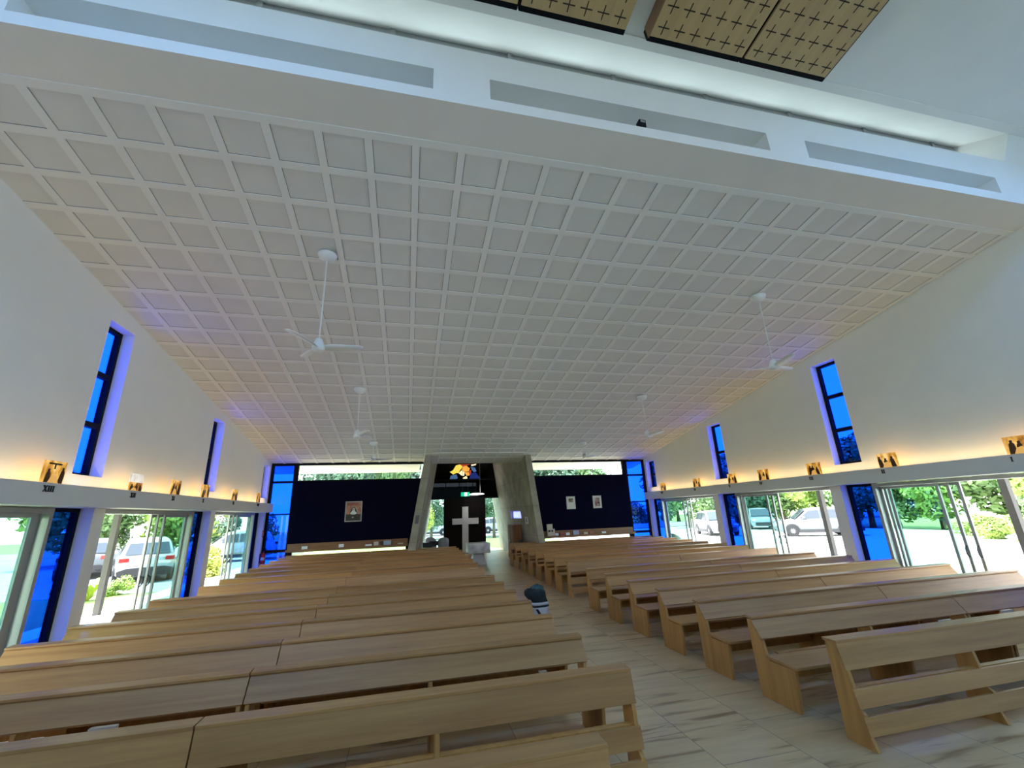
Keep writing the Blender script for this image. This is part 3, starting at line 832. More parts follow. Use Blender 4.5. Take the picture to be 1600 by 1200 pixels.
# ------------------------------------------------------------------ ceiling fans
def fan(x, y, drop, a0, label):
    zt = zc(y) - .022
    zh = zt - drop
    t = thing('ceiling_fan', label, 'fan', (x, y, zh), 0, 'white ceiling fans')
    H = drop
    b = MB(); b.lathe([(.15, H), (.148, H - .03), (.125, H - .085), (.075, H - .125), (.016, H - .14)], n=24); b.build('canopy', M['fan'], t)
    MB().tube([(0, 0, .1), (0, 0, H - .1)], .012, 10).build('downrod', M['fan'], t)
    MB().lathe([(.02, .16), (.05, .15), (.075, .08), (.095, .03), (.095, -.02), (.07, -.055), (.02, -.065)], n=24).build('motor', M['fan'], t)
    for k in range(3):
        a = a0 + k * 2 * PI / 3; b = MB(); n = 14; top = []; bot = []
        for i in range(n + 1):
            u = i / n; r_ = .06 + .60 * u
            ch = .085 * (1 - .15 * u) * (1 if u < .75 else math.sqrt(max(0, 1 - ((u - .75) / .27) ** 2))) * (.55 + .45 * min(1, u * 4))
            sweep = -.05 * u * u; tw = -.42 * (1 - .6 * u); lift = .01 + .03 * u
            for sg in (1, -1):
                cx, cy, cz = r_, sweep + sg * ch * math.cos(tw), lift + sg * ch * math.sin(tw)
                p = (cx * math.cos(a) - cy * math.sin(a), cx * math.sin(a) + cy * math.cos(a), cz)
                top.append((p[0], p[1], p[2] + .006)); bot.append((p[0], p[1], p[2] - .006))
        v = top + bot; N = len(top); f = []
        for i in range(n):
            q = 2 * i
            f += [(q, q + 1, q + 3, q + 2), (N + q, N + q + 2, N + q + 3, N + q + 1), (q, q + 2, N + q + 2, N + q), (q + 1, N + q + 1, N + q + 3, q + 3)]
        f += [(0, N, N + 1, 1), (N - 2, N - 1, 2 * N - 1, 2 * N - 2)]
        b.add(v, f, True); b.build('blade', M['fan'], t)


fan(-1.46, 6.72, 1.68, .10, 'white three blade ceiling fan, nearest one in the left row')
fan(-1.40, 11.75, 1.30, 1.15, 'white three blade ceiling fan, middle one in the left row')
fan(-1.32, 16.10, .62, .35, 'white three blade ceiling fan, farthest one in the left row')
fan(7.16, 6.78, 1.62, .35, 'white three blade ceiling fan, nearest one in the right row')
fan(7.10, 11.78, 1.26, .9, 'white three blade ceiling fan, middle one in the right row')
fan(6.80, 16.12, .57, .25, 'white three blade ceiling fan, farthest one in the right row')

# ------------------------------------------------------------------ cross, stained glass, signs in the entrance
b = MB(); yc = YE - .10
cr_ = MB().box(2.89, 3.23, yc - .05, yc + .03, .12, 2.57); cr_.box(2.34, 2.89, yc - .05, yc + .03, 1.63, 1.95); cr_.box(3.23, 3.80, yc - .05, yc + .03, 1.63, 1.95)
o = cr_.build('cross', M['cross'], None, .006); tag(o, 'large pale cross fixed on the dark entrance doors', 'cross')

art = thing('stained_glass', 'yellow, orange and blue stained glass motif in the dark window above the doors', 'stained glass', (3.0, YE - .012, 4.5))
pieces = [
    ('yellow', (.95, .72, .10), [[(-.62, .10), (-.45, .38), (-.22, .44), (-.05, .30), (-.20, .12), (-.30, -.05), (-.50, -.05)], [(-.62, .10), (-.80, .02), (-.60, -.14), (-.45, -.06)]]),
    ('pale', (1.0, .88, .55), [[(-.30, -.06), (-.12, .10), (.05, -.02), (.02, -.22), (-.12, -.20)], [(-.02, -.30), (.16, -.22), (.22, -.36), (.08, -.42), (-.06, -.36)], [(.42, .42), (.75, .46), (.70, .38), (.46, .33)]]),
    ('orange', (.95, .40, .06), [[(-.05, .30), (.16, .36), (.36, .20), (.30, .04), (.05, .0), (-.12, .12)], [(.05, -.03), (.28, .0), (.34, -.20), (.18, -.22)]]),
    ('red', (.45, .05, .02), [[(-.22, .44), (.40, .44), (.16, .36), (-.05, .31)], [(.30, .03), (.44, .10), (.40, -.16), (.34, -.18)]]),
    ('blue', (.10, .22, .50), [[(-.75, -.20), (-.42, -.12), (-.34, -.34), (-.52, -.44), (-.80, -.40)], [(.40, .30), (.66, .24), (.74, .02), (.60, -.02), (.48, .10)]]),
    ('deep_blue', (.01, .03, .22), [[(.42, -.05), (.72, -.04), (1.0, -.44), (.30, -.46), (.36, -.22)]]),
]
for nm, c, polys in pieces:
    b = MB()
    for p in polys: b.prism(p, -.006, .006, 'y')
    b.build(nm + '_glass', mat('stained_' + nm, c, .3, emit=c, estr=.13 if nm not in ('deep_blue', 'blue') else .06), art)  # faint glow painted in for daylight through the glass

t = thing('exit_sign', 'small green exit sign hanging above the entrance doors', 'sign', (3.03, YE - .45, 3.12))
MB().box(-.24, .24, -.02, .02, 0, .22).build('sign_body', M['exit_green'], t)
b = MB(); b.box(-.05, .09, -.024, -.0201, .02, .20); b.build('sign_door', M['exit_white'], t)
b = MB(); b.tube([(0.03, -.026, .06), (.03, -.026, .13)], .014, 6); b.lathe([(.001, .15), (.016, .16), (.001, .18)], (.03, -.026, 0), 8); b.tube([(.03, -.026, .07), (.0, -.026, .03)], .01, 6); b.tube([(.03, -.026, .07), (.07, -.026, .04)], .01, 6)
b.box(-.18, -.10, -.024, -.0201, .09, .13); b.build('running_figure', M['exit_green'], t)
MB().tube([(-.15, 0, .22), (-.15, 0, 1.95)], .006, 6).build('hanger', M['plastic'], t); MB().tube([(.15, 0, .22), (.15, 0, 1.95)], .006, 6).build('hanger', M['plastic'], t)
t = thing('pendant_light', 'white oval pendant light glowing beside the exit sign', 'lamp', (3.62, YE - .9, 3.20))
MB().lathe([(.01, .05), (.30, .035), (.42, .0), (.30, -.02), (.01, -.025)], n=28, sy=.5).build('shade', M['lamp_white'], t)
MB().tube([(.18, 0, .04), (.18, 0, 1.78)], .006, 6).build('cord', M['alu_lt'], t)

# plaque on the left portal front, poster, cabinet on the right portal wall
o = MB(); z0, z1 = 1.88, 2.19
o.hexa([(lx(z0) + .06, YP - .02, z0), (lx(z0) + .20, YP - .02, z0), (lx(z1) + .20, YP - .02, z1), (lx(z1) + .06, YP - .02, z1)],
       [(lx(z0) + .06, YP, z0), (lx(z0) + .20, YP, z0), (lx(z1) + .20, YP, z1), (lx(z1) + .06, YP, z1)])
tag(o.build('plaque', mat('plaque_grey', (.13, .12, .14), .4)), 'dark grey plaque on the left concrete portal front', 'plaque')
t = thing('poster', 'small white notice with a dark figure on the right concrete portal', 'poster', (0, 0, 0)); 
b = MB(); za, zb = 1.65, 1.95; xa = lambda z: ri(z, 19.3) - .012
b.hexa([(xa(za), 19.0, za), (xa(za), 19.5, za), (xa(zb), 19.5, zb), (xa(zb), 19.0, zb)], [(xa(za) + .005, 19.0, za), (xa(za) + .005, 19.5, za), (xa(zb) + .005, 19.5, zb), (xa(zb) + .005, 19.0, zb)])
b.build('sheet', M['paper'], t)
b = MB(); b.hexa([(xa(1.71) - .003, 19.16, 1.71), (xa(1.71) - .003, 19.34, 1.71), (xa(1.9) - .003, 19.30, 1.9), (xa(1.9) - .003, 19.2, 1.9)], [(xa(1.71), 19.16, 1.71), (xa(1.71), 19.34, 1.71), (xa(1.9), 19.30, 1.9), (xa(1.9), 19.2, 1.9)])
b.build('figure_print', mat('print_violet', (.12, .09, .16), .6), t)
t = thing('cabinet', 'tall narrow red-brown timber cabinet against the right concrete portal wall', 'cabinet', (4.93, 20.9, .1), 0)
MB().box(-.20, .20, -.55, .55, .0, 1.50).build('body', M['cabinet'], t, .006)
b = MB(); b.box(-.225, -.20, -.53, -.01, .05, 1.46); o = b.build('door', M['cabinet'], t, .004)
MB().tube([(-.235, -.06, .7), (-.235, -.06, .85)], .008, 8).build('knob', M['alu'], o)
b = MB(); b.box(-.225, -.20, .01, .53, .05, 1.46); o = b.build('door', M['cabinet'], t, .004)
MB().tube([(-.235, .06, .7), (-.235, .06, .85)], .008, 8).build('knob', M['alu'], o)

# baptismal font in the aisle
t = thing('baptismal_font', 'pale veined marble font on a flared pedestal at the end of the aisle', 'font', (2.93, 19.45, .1))
b = MB(); b.add([(x * k, y * k, z) for z, k in ((0, .34), (.46, .20)) for x, y in ((-1, -1), (1, -1), (1, 1), (-1, 1))], [(3, 2, 1, 0), (4, 5, 6, 7), (0, 1, 5, 4), (1, 2, 6, 5), (2, 3, 7, 6), (3, 0, 4, 7)])
b.build('pedestal', M['marble'], t, .01)
b = MB(); b.box(-.46, .46, -.46, .46, .46, .86); b.build('bowl_block', M['marble'], t, .012)

# bag on a pew
t = thing('backpack', 'dark and white bag stuffed with clothes standing on the aisle floor beside the left pews', 'bag', (2.55, 9.0, 0), .15); t.scale = (1.42, 1.3, 1.22)
b = MB()
prof = [(.0, .115), (.14, .125), (.30, .12)]
def blob(b, rings, n=16, wob=.0, seed=1):
    rr = random.Random(seed); v = []; 
    for z, rx_, ry_, cx in rings:
        for k in range(n):
            a = 2 * PI * k / n; ca, sa = math.cos(a), math.sin(a)
            sq = (abs(ca) ** 4 + abs(sa) ** 4) ** -.25; j = 1 + wob * (rr.random() - .5)
            v.append((cx + rx_ * ca * sq * j, ry_ * sa * sq * j, z + wob * .05 * (rr.random() - .5)))
    f = []
    for i in range(len(rings) - 1):
        for k in range(n): f.append((i * n + k, i * n + (k + 1) % n, (i + 1) * n + (k + 1) % n, (i + 1) * n + k))
    f += [list(range(n))[::-1], list(range((len(rings) - 1) * n, len(rings) * n))]
    b.add(v, f, True)
blob(b, [(0, .105, .11, 0), (.02, .125, .13, 0), (.28, .125, .13, 0), (.30, .125, .13, 0)]); b.build('lower_body', M['bag_white'], t)
b = MB(); blob(b, [(.30, .129, .134, 0), (.325, .129, .134, 0)]); b.build('dark_band', M['bag_dark'], t)
b = MB(); blob(b, [(.325, .125, .13, 0), (.37, .125, .13, 0)]); b.build('upper_band', M['bag_white'], t)
b = MB(); blob(b, [(.37, .124, .125, 0), (.42, .125, .12, -.02), (.46, .14, .13, -.04), (.52, .135, .13, -.05), (.56, .09, .09, -.05)], wob=.12, seed=4); b.build('dark_cloth', M['bag_dark'], t)
b = MB(); blob(b, [(.53, .09, .08, .0), (.58, .085, .075, -.01), (.615, .03, .03, -.01)], wob=.3, seed=9); b.build('teal_cloth', M['bag_teal'], t)
b = MB(); b.hexa([(-.1, -.137, .28), (-.065, -.137, .28), (.02, -.137, .14), (-.02, -.137, .14)], [(-.1, -.128, .28), (-.065, -.128, .28), (.02, -.128, .14), (-.02, -.128, .14)]); b.build('strap', M['bag_dark'], t)

# small camera box in the bulkhead slot
t = thing('security_camera', 'small black camera box sitting in the middle bulkhead slot', 'camera', (2.90, 3.945, 6.98))
MB().box(-.05, .05, -.04, .05, .04, .17).build('body', M['black'], t, .01); MB().box(-.032, .032, -.044, -.0401, .115, .15).build('face', M['alu_lt'], t); MB().box(-.03, .03, -.02, .03, 0, .04).build('foot', M['plastic'], t)

# pictures on the navy walls
def picture(x0, x1, z0, z1, label, kind):
    t = thing('framed_picture', label, 'picture', ((x0 + x1) / 2, YF - .06, z0)); W = (x1 - x0) / 2; H = z1 - z0; f = .035 if kind == 0 else .03
    b = MB(); b.box(-W, -W + f, -.035, 0, 0, H); b.box(W - f, W, -.035, 0, 0, H); b.box(-W + f, W - f, -.035, 0, 0, f); b.box(-W + f, W - f, -.035, 0, H - f, H)
    b.build('frame', M['pic_frame'] if kind == 0 else mat('cream_frame', (.62, .60, .54), .5), t)
    y = -.02
    if kind == 0:
        b = MB().box(-W + f, W - f, y, -.001, H * .36, H - f); b.build('sky_print', panel_art('sunset_print', [(.30, .09, .05), (.52, .26, .17), (.42, .34, .34)], 3.0), t)
        MB().box(-W + f, W - f, y, -.001, f, H * .36).build('dark_print', mat('print_dark', (.03, .022, .02), .5), t)
        b = MB(); b.prism([(-.16, H * .36), (-.10, H * .58), (-.04, H * .70), (.04, H * .70), (.10, H * .58), (.16, H * .36)], y - .004, y, 'y'); b.build('veil', mat('print_veil', (.05, .035, .035), .5), t)
        b = MB(); b.prism([(-.14, H * .40), (-.05, H * .52), (-.03, H * .66), (.03, H * .66), (.05, H * .52), (.14, H * .40), (.06, H * .35), (-.06, H * .35)], y - .008, y - .004, 'y'); b.build('white_collar', mat('print_white', (.75, .73, .72), .5), t)
        b = MB(); b.prism([(-.025, H * .56), (0, H * .53), (.025, H * .56), (.022, H * .64), (-.022, H * .64)], y - .011, y - .008, 'y'); b.build('face', mat('print_skin', (.55, .36, .28), .5), t)
        b = MB(); b.box(-.05, .03, y - .008, y, H * .2, H * .22); b.box(-.03, -.01, y - .008, y, H * .17, H * .25); b.build('crucifix', mat('print_grey', (.5, .48, .45), .5), t)
    elif kind == 1:
        MB().box(-W + f, W - f, y, -.001, f, H - f).build('mat_board', mat('cream_mount', (.66, .66, .60), .6), t)
        MB().box(-.10, .11, y - .004, y, H * .54, H * .84).build('photo_print', panel_art('brown_print', [(.04, .035, .03), (.16, .12, .08), (.40, .33, .24)], 9.0), t)
    else:
        MB().box(-W + f, W - f, y, -.001, f, H - f).build('mat_board', mat('white_mount', (.66, .64, .62), .6), t)
        MB().box(-.12, .12, y - .004, y, H * .14, H * .83).build('photo_print', panel_art('maroon_print', [(.08, .03, .03), (.22, .10, .10), (.50, .42, .40)], 8.0), t)


picture(-2.46, -1.83, 2.05, 2.82, 'framed portrait of a veiled nun against a sunset on the navy wall', 0)
picture(6.79, 7.20, 2.20, 2.74, 'white mounted picture with small dark photo, nearer the entrance', 1)
picture(8.05, 8.46, 2.20, 2.74, 'white mounted picture with maroon print, nearer the corner glass', 2)

# things on the display ledges
def ledge_item(x, w_, h_, m_, label, nm='booklet', cat='booklet', tilt=.12, d=.03):
    o = MB().box(-w_ / 2, w_ / 2, -d / 2, d / 2, 0, h_).build(nm, m_, None, .001); o.location = (x, YF - .17, 1.113); o.rotation_euler = (-tilt, 0, 0)
    tag(o, label, cat, 'booklets on the display ledges')


ledge_item(-3.80, .20, .12, M['paper'], 'white booklet on the left ledge, closest to the corner glass')
ledge_item(-2.50, .18, .13, M['paper'], 'white booklet on the left ledge, under the nun portrait')
ledge_item(-1.50, .24, .07, M['paper'], 'low white leaflet stack on the left ledge, right of the portrait', d=.08, tilt=0)
ledge_item(-1.22, .17, .15, M['card'], 'buff booklet on the left ledge beside the dark one')
ledge_item(-1.03, .10, .15, M['chair_dark'], 'dark booklet on the left ledge between buff and blue ones')
ledge_item(-.80, .28, .17, M['bluebook'], 'wide pale blue booklet on the left ledge')
ledge_item(-.30, .20, .06, M['card'], 'low buff leaflets on the left ledge next to the portal', d=.08, tilt=0)
ledge_item(6.22, .14, .12, M['paper'], 'white booklet on the right ledge, nearest the buff box')
ledge_item(6.48, .22, .13, M['redbook'], 'red-brown booklet on the right ledge beside two white ones')
ledge_item(6.72, .16, .12, M['paper'], 'white booklet on the right ledge, left of the blue one')
ledge_item(7.10, .26, .19, M['bluebook'], 'blue and white booklet standing tallest on the right ledge')
ledge_item(7.55, .18, .10, M['card'], 'pale booklet on the right ledge under the first picture')
ledge_item(7.82, .20, .12, M['redbook'], 'dark red booklet on the right ledge between the pictures')
ledge_item(8.40, .20, .09, M['paper'], 'white booklet on the right ledge under the maroon print')
t = thing('leaflet_box', 'stepped buff leaflet box on the right ledge next to the portal', 'box', (5.93, YF - .20, 1.113))
MB().box(-.15, .18, -.05, .06, 0, .30).build('front_tier', M['card'], t); MB().box(-.15, .10, .0, .06, .30, .50).build('back_tier', M['card'], t); MB().box(-.12, -.02, -.053, -.0501, .18, .26).build('dark_print', M['plastic'], t); MB().box(.02, .10, -.053, -.0501, .18, .26).build('dark_print', M['plastic'], t)

# extinguisher and its sign on the last left pillar
t = thing('extinguisher_sign', 'small red sign with white mark on the far left pillar', 'sign', (XL, 18.555, 1.62))
MB().box(0, .012, -.075, .075, 0, .24).build('plate', M['red'], t); MB().box(.0121, .014, -.02, .02, .05, .19).build('white_mark', M['paper'], t)
t = thing('fire_extinguisher', 'red fire extinguisher on the far left pillar below its sign', 'extinguisher', (XL + .12, 18.5, .62))
MB().lathe([(.02, 0), (.075, .01), (.08, .04), (.08, .36), (.06, .43), (.025, .46), (.025, .49)], n=18).build('cylinder', M['red'], t)
MB().lathe([(.0805, .2), (.0815, .2), (.0815, .3), (.0805, .3)], n=18).build('label_band', M['paper'], t)
b = MB(); b.box(-.02, .02, -.07, .03, .49, .51); b.tube([(0, -.03, .50), (.05, -.09, .48), (.09, -.10, .3), (.085, -.03, .12)], .011, 8); b.build('valve_and_hose', M['plastic'], t)
MB().box(-.12, -.08, -.04, .04, .1, .44).build('bracket', M['plastic'], t)

# chairs in the porch and by the right doors
def side_chair(loc, rz, label, m_):
    t = thing('chair', label, 'chair', loc, rz, 'dark chairs in the porch')
    MB().box(-.22, .22, -.22, .22, .44, .47).build('seat', m_, t, .005)
    MB().box(-.22, .22, .19, .22, .66, .88).build('backrest', m_, t, .005)
    for sx in (-1, 1):
        MB().box(sx * .22, sx * .19, -.22, -.19, 0, .44).build('leg', m_, t)
        MB().box(sx * .22, sx * .19, .19, .22, 0, .66).build('leg', m_, t)


side_chair((.86, 21.4, .1), PI, 'dark framed chair in the porch, closest to the left concrete wall', M['chair_dark'])
side_chair((1.22, 22.4, .1), PI * .97, 'dark framed chair in the porch, second from the left concrete wall', M['chair_dark'])
side_chair((4.70, 19.75, .1), -PI * .5, 'dark framed chair before the timber cabinet on the right', M['chair_dark'])


def tub_chair(loc, rz, label, m_):
    t = thing('tub_chair', label, 'chair', loc, rz, 'curved tub chairs')
    n = 14; b = MB(); vo = []; 
    for rr_, in ((.27,), (.245,)):
        for i in range(n + 1):
            a = PI * (-.12 + 1.24 * i / n); h = .66 + .34 * math.sin(PI * i / n) ** .8
            vo += [(rr_ * math.cos(a), rr_ * math.sin(a), .40), (rr_ * math.cos(a) * 1.04, rr_ * math.sin(a) * 1.04, h)]
    N = 2 * (n + 1); f = []
    for i in range(n):
        q = 2 * i; f += [(q, q + 2, q + 3, q + 1), (N + q, N + q + 1, N + q + 3, N + q + 2), (q + 1, q + 3, N + q + 3, N + q + 1), (q, N + q, N + q + 2, q + 2)]
    f += [(0, 1, N + 1, N), (N - 2, 2 * N - 2, 2 * N - 1, N - 1)]
    b.add(vo, f, True); b.build('shell_back', m_, t)
    MB().lathe([(.02, .46), (.22, .455), (.25, .43), (.24, .40), (.02, .39)], n=24).build('seat', m_, t)
    for a in (.25, .75, 1.25, 1.75): MB().tube([(.16 * math.cos(a * PI), .16 * math.sin(a * PI), .40), (.22 * math.cos(a * PI), .22 * math.sin(a * PI), 0)], .014, 8).build('leg', M['alu_lt'], t)


tub_chair((1.15, 23.6, .1), .3, 'pale grey curved chair in the porch, left of the dark doors', M['chair_grey'])
tub_chair((1.72, 23.0, .1), PI, 'pale grey curved chair overlapping the edge of the dark doors', M['chair_grey'])
tub_chair((11.62, 18.0, 0.0), PI * .6, 'cream curved chair outside the far right sliding door', M['chair_cream'])

# ------------------------------------------------------------------ outside
b = MB().box(-90, 110, -60, 120, -.5, -.32); g = struct('ground', b, M['lawn'])
b = MB().box(XR + .36, 34.0, -6, 44, -.32, -.02); struct('ground_driveway', b, M['drive'])
b = MB().box(XL - 3.1, XL - .36, -6, 30, -.32, -.02); struct('ground_terrace', b, M['drive'])
b = MB().box(-60, XL - 3.1, -6, 19.0, -.32, -.06); o = b.build('lawn', M['lawn']); o['kind'] = 'stuff'; tag(o, 'bright green lawn outside the left doors', 'grass')
b = MB().box(-60, XL - 3.1, 19.0, 46, -.32, -.05); struct('ground_parking', b, M['asphalt'])
b = MB().box(XL - .4, XR + .4, 27.5, 40, -.32, .02); o = b.build('grass_verge', M['lawn']); o['kind'] = 'stuff'; tag(o, 'grass strip in front of the entrance', 'grass')
b = MB().box(-60, 90, 46, 58, -.32, -.04); struct('ground_road', b, M['asphalt'])
b = MB().box(1.2, 5.2, 27.2, 40, -.30, .06); struct('ground_path', b, M['drive'])
# verandah roofs and posts, eave at the far end
for nm, x0, x1 in (('left', XL - 3.0, XL - .36), ('right', XR + .36, XR + 2.9)):
    b = MB().box(x0, x1, 1.0, 19.5, 2.72, 2.90); struct('trim_verandah_' + nm, b, M['eave'])
for nm, xa, xb in (('left', XL - .4, .40), ('right', 5.15, XR + .4)):
    b = MB(); b.hexa([(xa, YF + .13, 4.38), (xb, YF + .13, 4.38), (xb, 20.6, 4.12), (xa, 20.6, 4.12)], [(xa, YF + .13, 4.6), (xb, YF + .13, 4.6), (xb, 20.6, 4.3), (xa, 20.6, 4.3)])
    struct('trim_eave_' + nm, b, M['eave'])
posts = []
for x, nm in ((XL - 2.65, 'left'), (XR + 2.40, 'right')):
    for y, wh in (((5.4, 'near'), (10.05, 'second'), (14.7, 'third')) if nm == 'left' else ((7.2, 'near'), (11.9, 'second'), (16.6, 'third'))):
        o = MB().box(-.07, .07, -.07, .07, -.02, 2.72).build('verandah_post', M['post'], None, .004); o.location = (x, y, 0)
        tag(o, 'grey verandah post outside the %s %s sliding door' % ({'near': 'nearest', 'second': 'middle', 'third': 'farthest'}[wh], nm), 'post', 'verandah posts')


def leaf_mesh(name, rx_, rz_, n, size, seed, lumps=9, m_=None):
    rr = random.Random(seed); cs = []
    for i in range(lumps):
        a = rr.random() * 2 * PI; u = rr.uniform(-1, 1); q = math.sqrt(1 - u * u)
        k = rr.uniform(.35, .72); cs.append(((rx_ * k * q * math.cos(a), rx_ * k * q * math.sin(a), rz_ * k * u), rr.uniform(.34, .55)))
    v = []; f = []
    for i in range(n):
        c, s_ = cs[rr.randrange(lumps)]
        a = rr.random() * 2 * PI; u = rr.uniform(-1, 1); q = math.sqrt(1 - u * u); k = s_ * rr.uniform(.75, 1.05)
        p = Vector((c[0] + rx_ * k * q * math.cos(a), c[1] + rx_ * k * q * math.sin(a), c[2] + rz_ * k * u))
        nrm = Vector((q * math.cos(a) + rr.uniform(-.7, .7), q * math.sin(a) + rr.uniform(-.7, .7), u + rr.uniform(-.3, .9))).normalized()
        t1 = nrm.orthogonal().normalized(); t2 = nrm.cross(t1); ang = rr.random() * PI
        d1 = (t1 * math.cos(ang) + t2 * math.sin(ang)) * size * rr.uniform(.6, 1.3); d2 = (t2 * math.cos(ang) - t1 * math.sin(ang)) * size * rr.uniform(.35, .6)
        o = len(v); v += [p - d1, p + d2, p + d1, p - d2]; f.append((o, o + 1, o + 2, o + 3))
    me = bpy.data.meshes.new(name); me.from_pydata([tuple(p) for p in v], [], f); me.materials.append(m_); me.update()
    return me


CROWN = {k: [leaf_mesh('foliage', 1, 1, 2600, .085, 10 * i + j, m_=M[mm]) for j in range(2)] for i, (k, mm) in enumerate((('a', 'leaf_a'), ('b', 'leaf_b'), ('c', 'leaf_c'), ('y', 'leaf_y')))}
CORE = MB(); CORE.lathe([(.05, -.5), (.4, -.35), (.52, 0), (.4, .35), (.05, .5)], n=10)
core_me = {}


def tree(x, y, z, rad, hgt, trunk, kind, label, group, name='tree'):
    t = thing(name, label, 'tree' if name == 'tree' else 'bush', (x, y, z), R.random() * 6, group)
    if trunk > 0: MB().tube([(0, 0, -.05), (.05, .02, trunk * .5), (0, 0, trunk + hgt * .7)], [.16 * rad ** .5, .12 * rad ** .5, .05], 8).build('trunk', M['bark'], t)
    else: MB().tube([(0, 0, -.05), (.02, 0, hgt * .6)], .03, 6).build('stem', M['bark'], t)
    o = bpy.data.objects.new('foliage', R.choice(CROWN[kind])); COL.objects.link(o); o.parent = t
    o.location = (0, 0, trunk + hgt); o.scale = (rad, rad, hgt)


def row(pts, name, kinds, rad, hgt, trunk, label, group):
    for i, (x, y) in enumerate(pts):
        tree(x, y, -.32, rad * R.uniform(.85, 1.2), hgt * R.uniform(.85, 1.2), trunk * R.uniform(.8, 1.2), kinds[i % len(kinds)], label, group, name)


# right side: hedge and trees behind the parked cars and along the drive
row([(36.5 + .3 * (k % 2), 10 + 3.4 * k) for k in range(12)], 'tree', 'bab', 2.9, 2.3, .9, 'leafy green tree in the belt beyond the right driveway', 'trees beyond the driveway')
row([(40, 4 + 5.5 * k) for k in range(9)], 'tree', 'cb', 4.2, 3.6, 2.2, 'tall dark tree behind the green belt on the right', 'tall trees behind the belt')
row([(16 + 4 * k, 43 - .8 * k) for k in (0, 3, 4, 5)], 'tree', 'cbc', 3.0, 2.6, 1.2, 'shady tree at the far end of the right driveway', 'trees at the driveway end')
row([(27.5, 15.0), (26.3, 13.2), (28.6, 16.8), (24.6, 10.6), (30.0, 18.2), (27.0, 11.2)], 'shrub', 'ay', 1.15, .75, 0, 'low garden shrub at the edge of the right driveway', 'shrubs at the driveway edge')
row([(31.0, 12.0), (30.5, 14.4), (33, 16.0)], 'tree', 'ba', 2.2, 1.9, .7, 'bright tree among the shrubs outside the nearest right door', 'bright trees by the shrubs')
# left side
row([(-22 + 2.5 * k, 36 + .5 * k) for k in range(4)], 'tree', 'aba', 2.8, 2.4, .9, 'sunlit green tree behind the cars on the left', 'trees behind the left cars')
row([(-36, 14 + 5 * k) for k in range(6)], 'tree', 'bc', 3.6, 3.2, 1.8, 'dark tree at the far left boundary', 'boundary trees on the left')
row([(-9.75, 19.0), (-10.6, 17.9)], 'shrub', 'ab', .48, .42, 0, 'low green shrub by the post outside the middle left door', 'shrubs by the left post')
row([(-9.0, 23.6), (-9.3, 24.6), (-8.8, 22.8)], 'shrub', 'ya', .85, .78, 0, 'rounded yellow-green bush outside the farthest left door', 'round bushes outside the left door')
# far end, seen through the clerestory and the entrance
row([(-26 + 5.2 * k, 62 + (k % 3)) for k in range(16) if k not in (1, 2, 11, 12)], 'tree', 'ccb', 4.4, 4.6, 3.2, 'tall blue-green tree across the road beyond the entrance', 'trees across the road')
row([(-4.6 + 3.2 * k, 36 + (k % 2)) for k in range(2)], 'tree', 'cb', 1.8, 2.6, 3.4, 'slender tree before the road beyond the left clerestory', 'slender trees before the road')
row([(2.2, 44.5), (8.3, 44.0)], 'tree', 'c', 1.7, 1.6, 1.7, 'dark tree on the roadside straight beyond the entrance glass', 'roadside trees beyond the entrance')
row([(1.2, 36.5), (8.2, 34.0)], 'tree', 'y', 1.0, 1.2, 1.2, 'small yellow-green tree just outside the entrance', 'small trees outside the entrance')
row([(-22 + 4.6 * k, 60.2 + .4 * (k % 2)) for k in range(14)], 'shrub', 'cb', 2.1, 1.7, 0, 'dark green bush of the hedge across the road', 'hedge across the road')
# leafy plant by the left post
t = thing('garden_plant', 'broad-leaved yellow-green plant by the post outside the middle left door', 'plant', (-10.05, 17.9, -.06))
b = MB()
for k in range(16):
    a = 2 * PI * k / 16 + R.uniform(-.15, .15); L = R.uniform(.55, .85); up = R.uniform(.5, 1.1); pts = []
    for i in range(6):
        u = i / 5; r_ = L * u * .7; z = up * u - .45 * u * u * u; wd = .10 * math.sin(PI * min(1, u * .9 + .1))
        for sg in (1, -1): pts.append((r_ * math.cos(a) - sg * wd * math.sin(a), r_ * math.sin(a) + sg * wd * math.cos(a), z))
    b.add(pts, [(2 * i, 2 * i + 1, 2 * i + 3, 2 * i + 2) for i in range(5)], True)
b.build('leaves', M['leaf_y'], t)


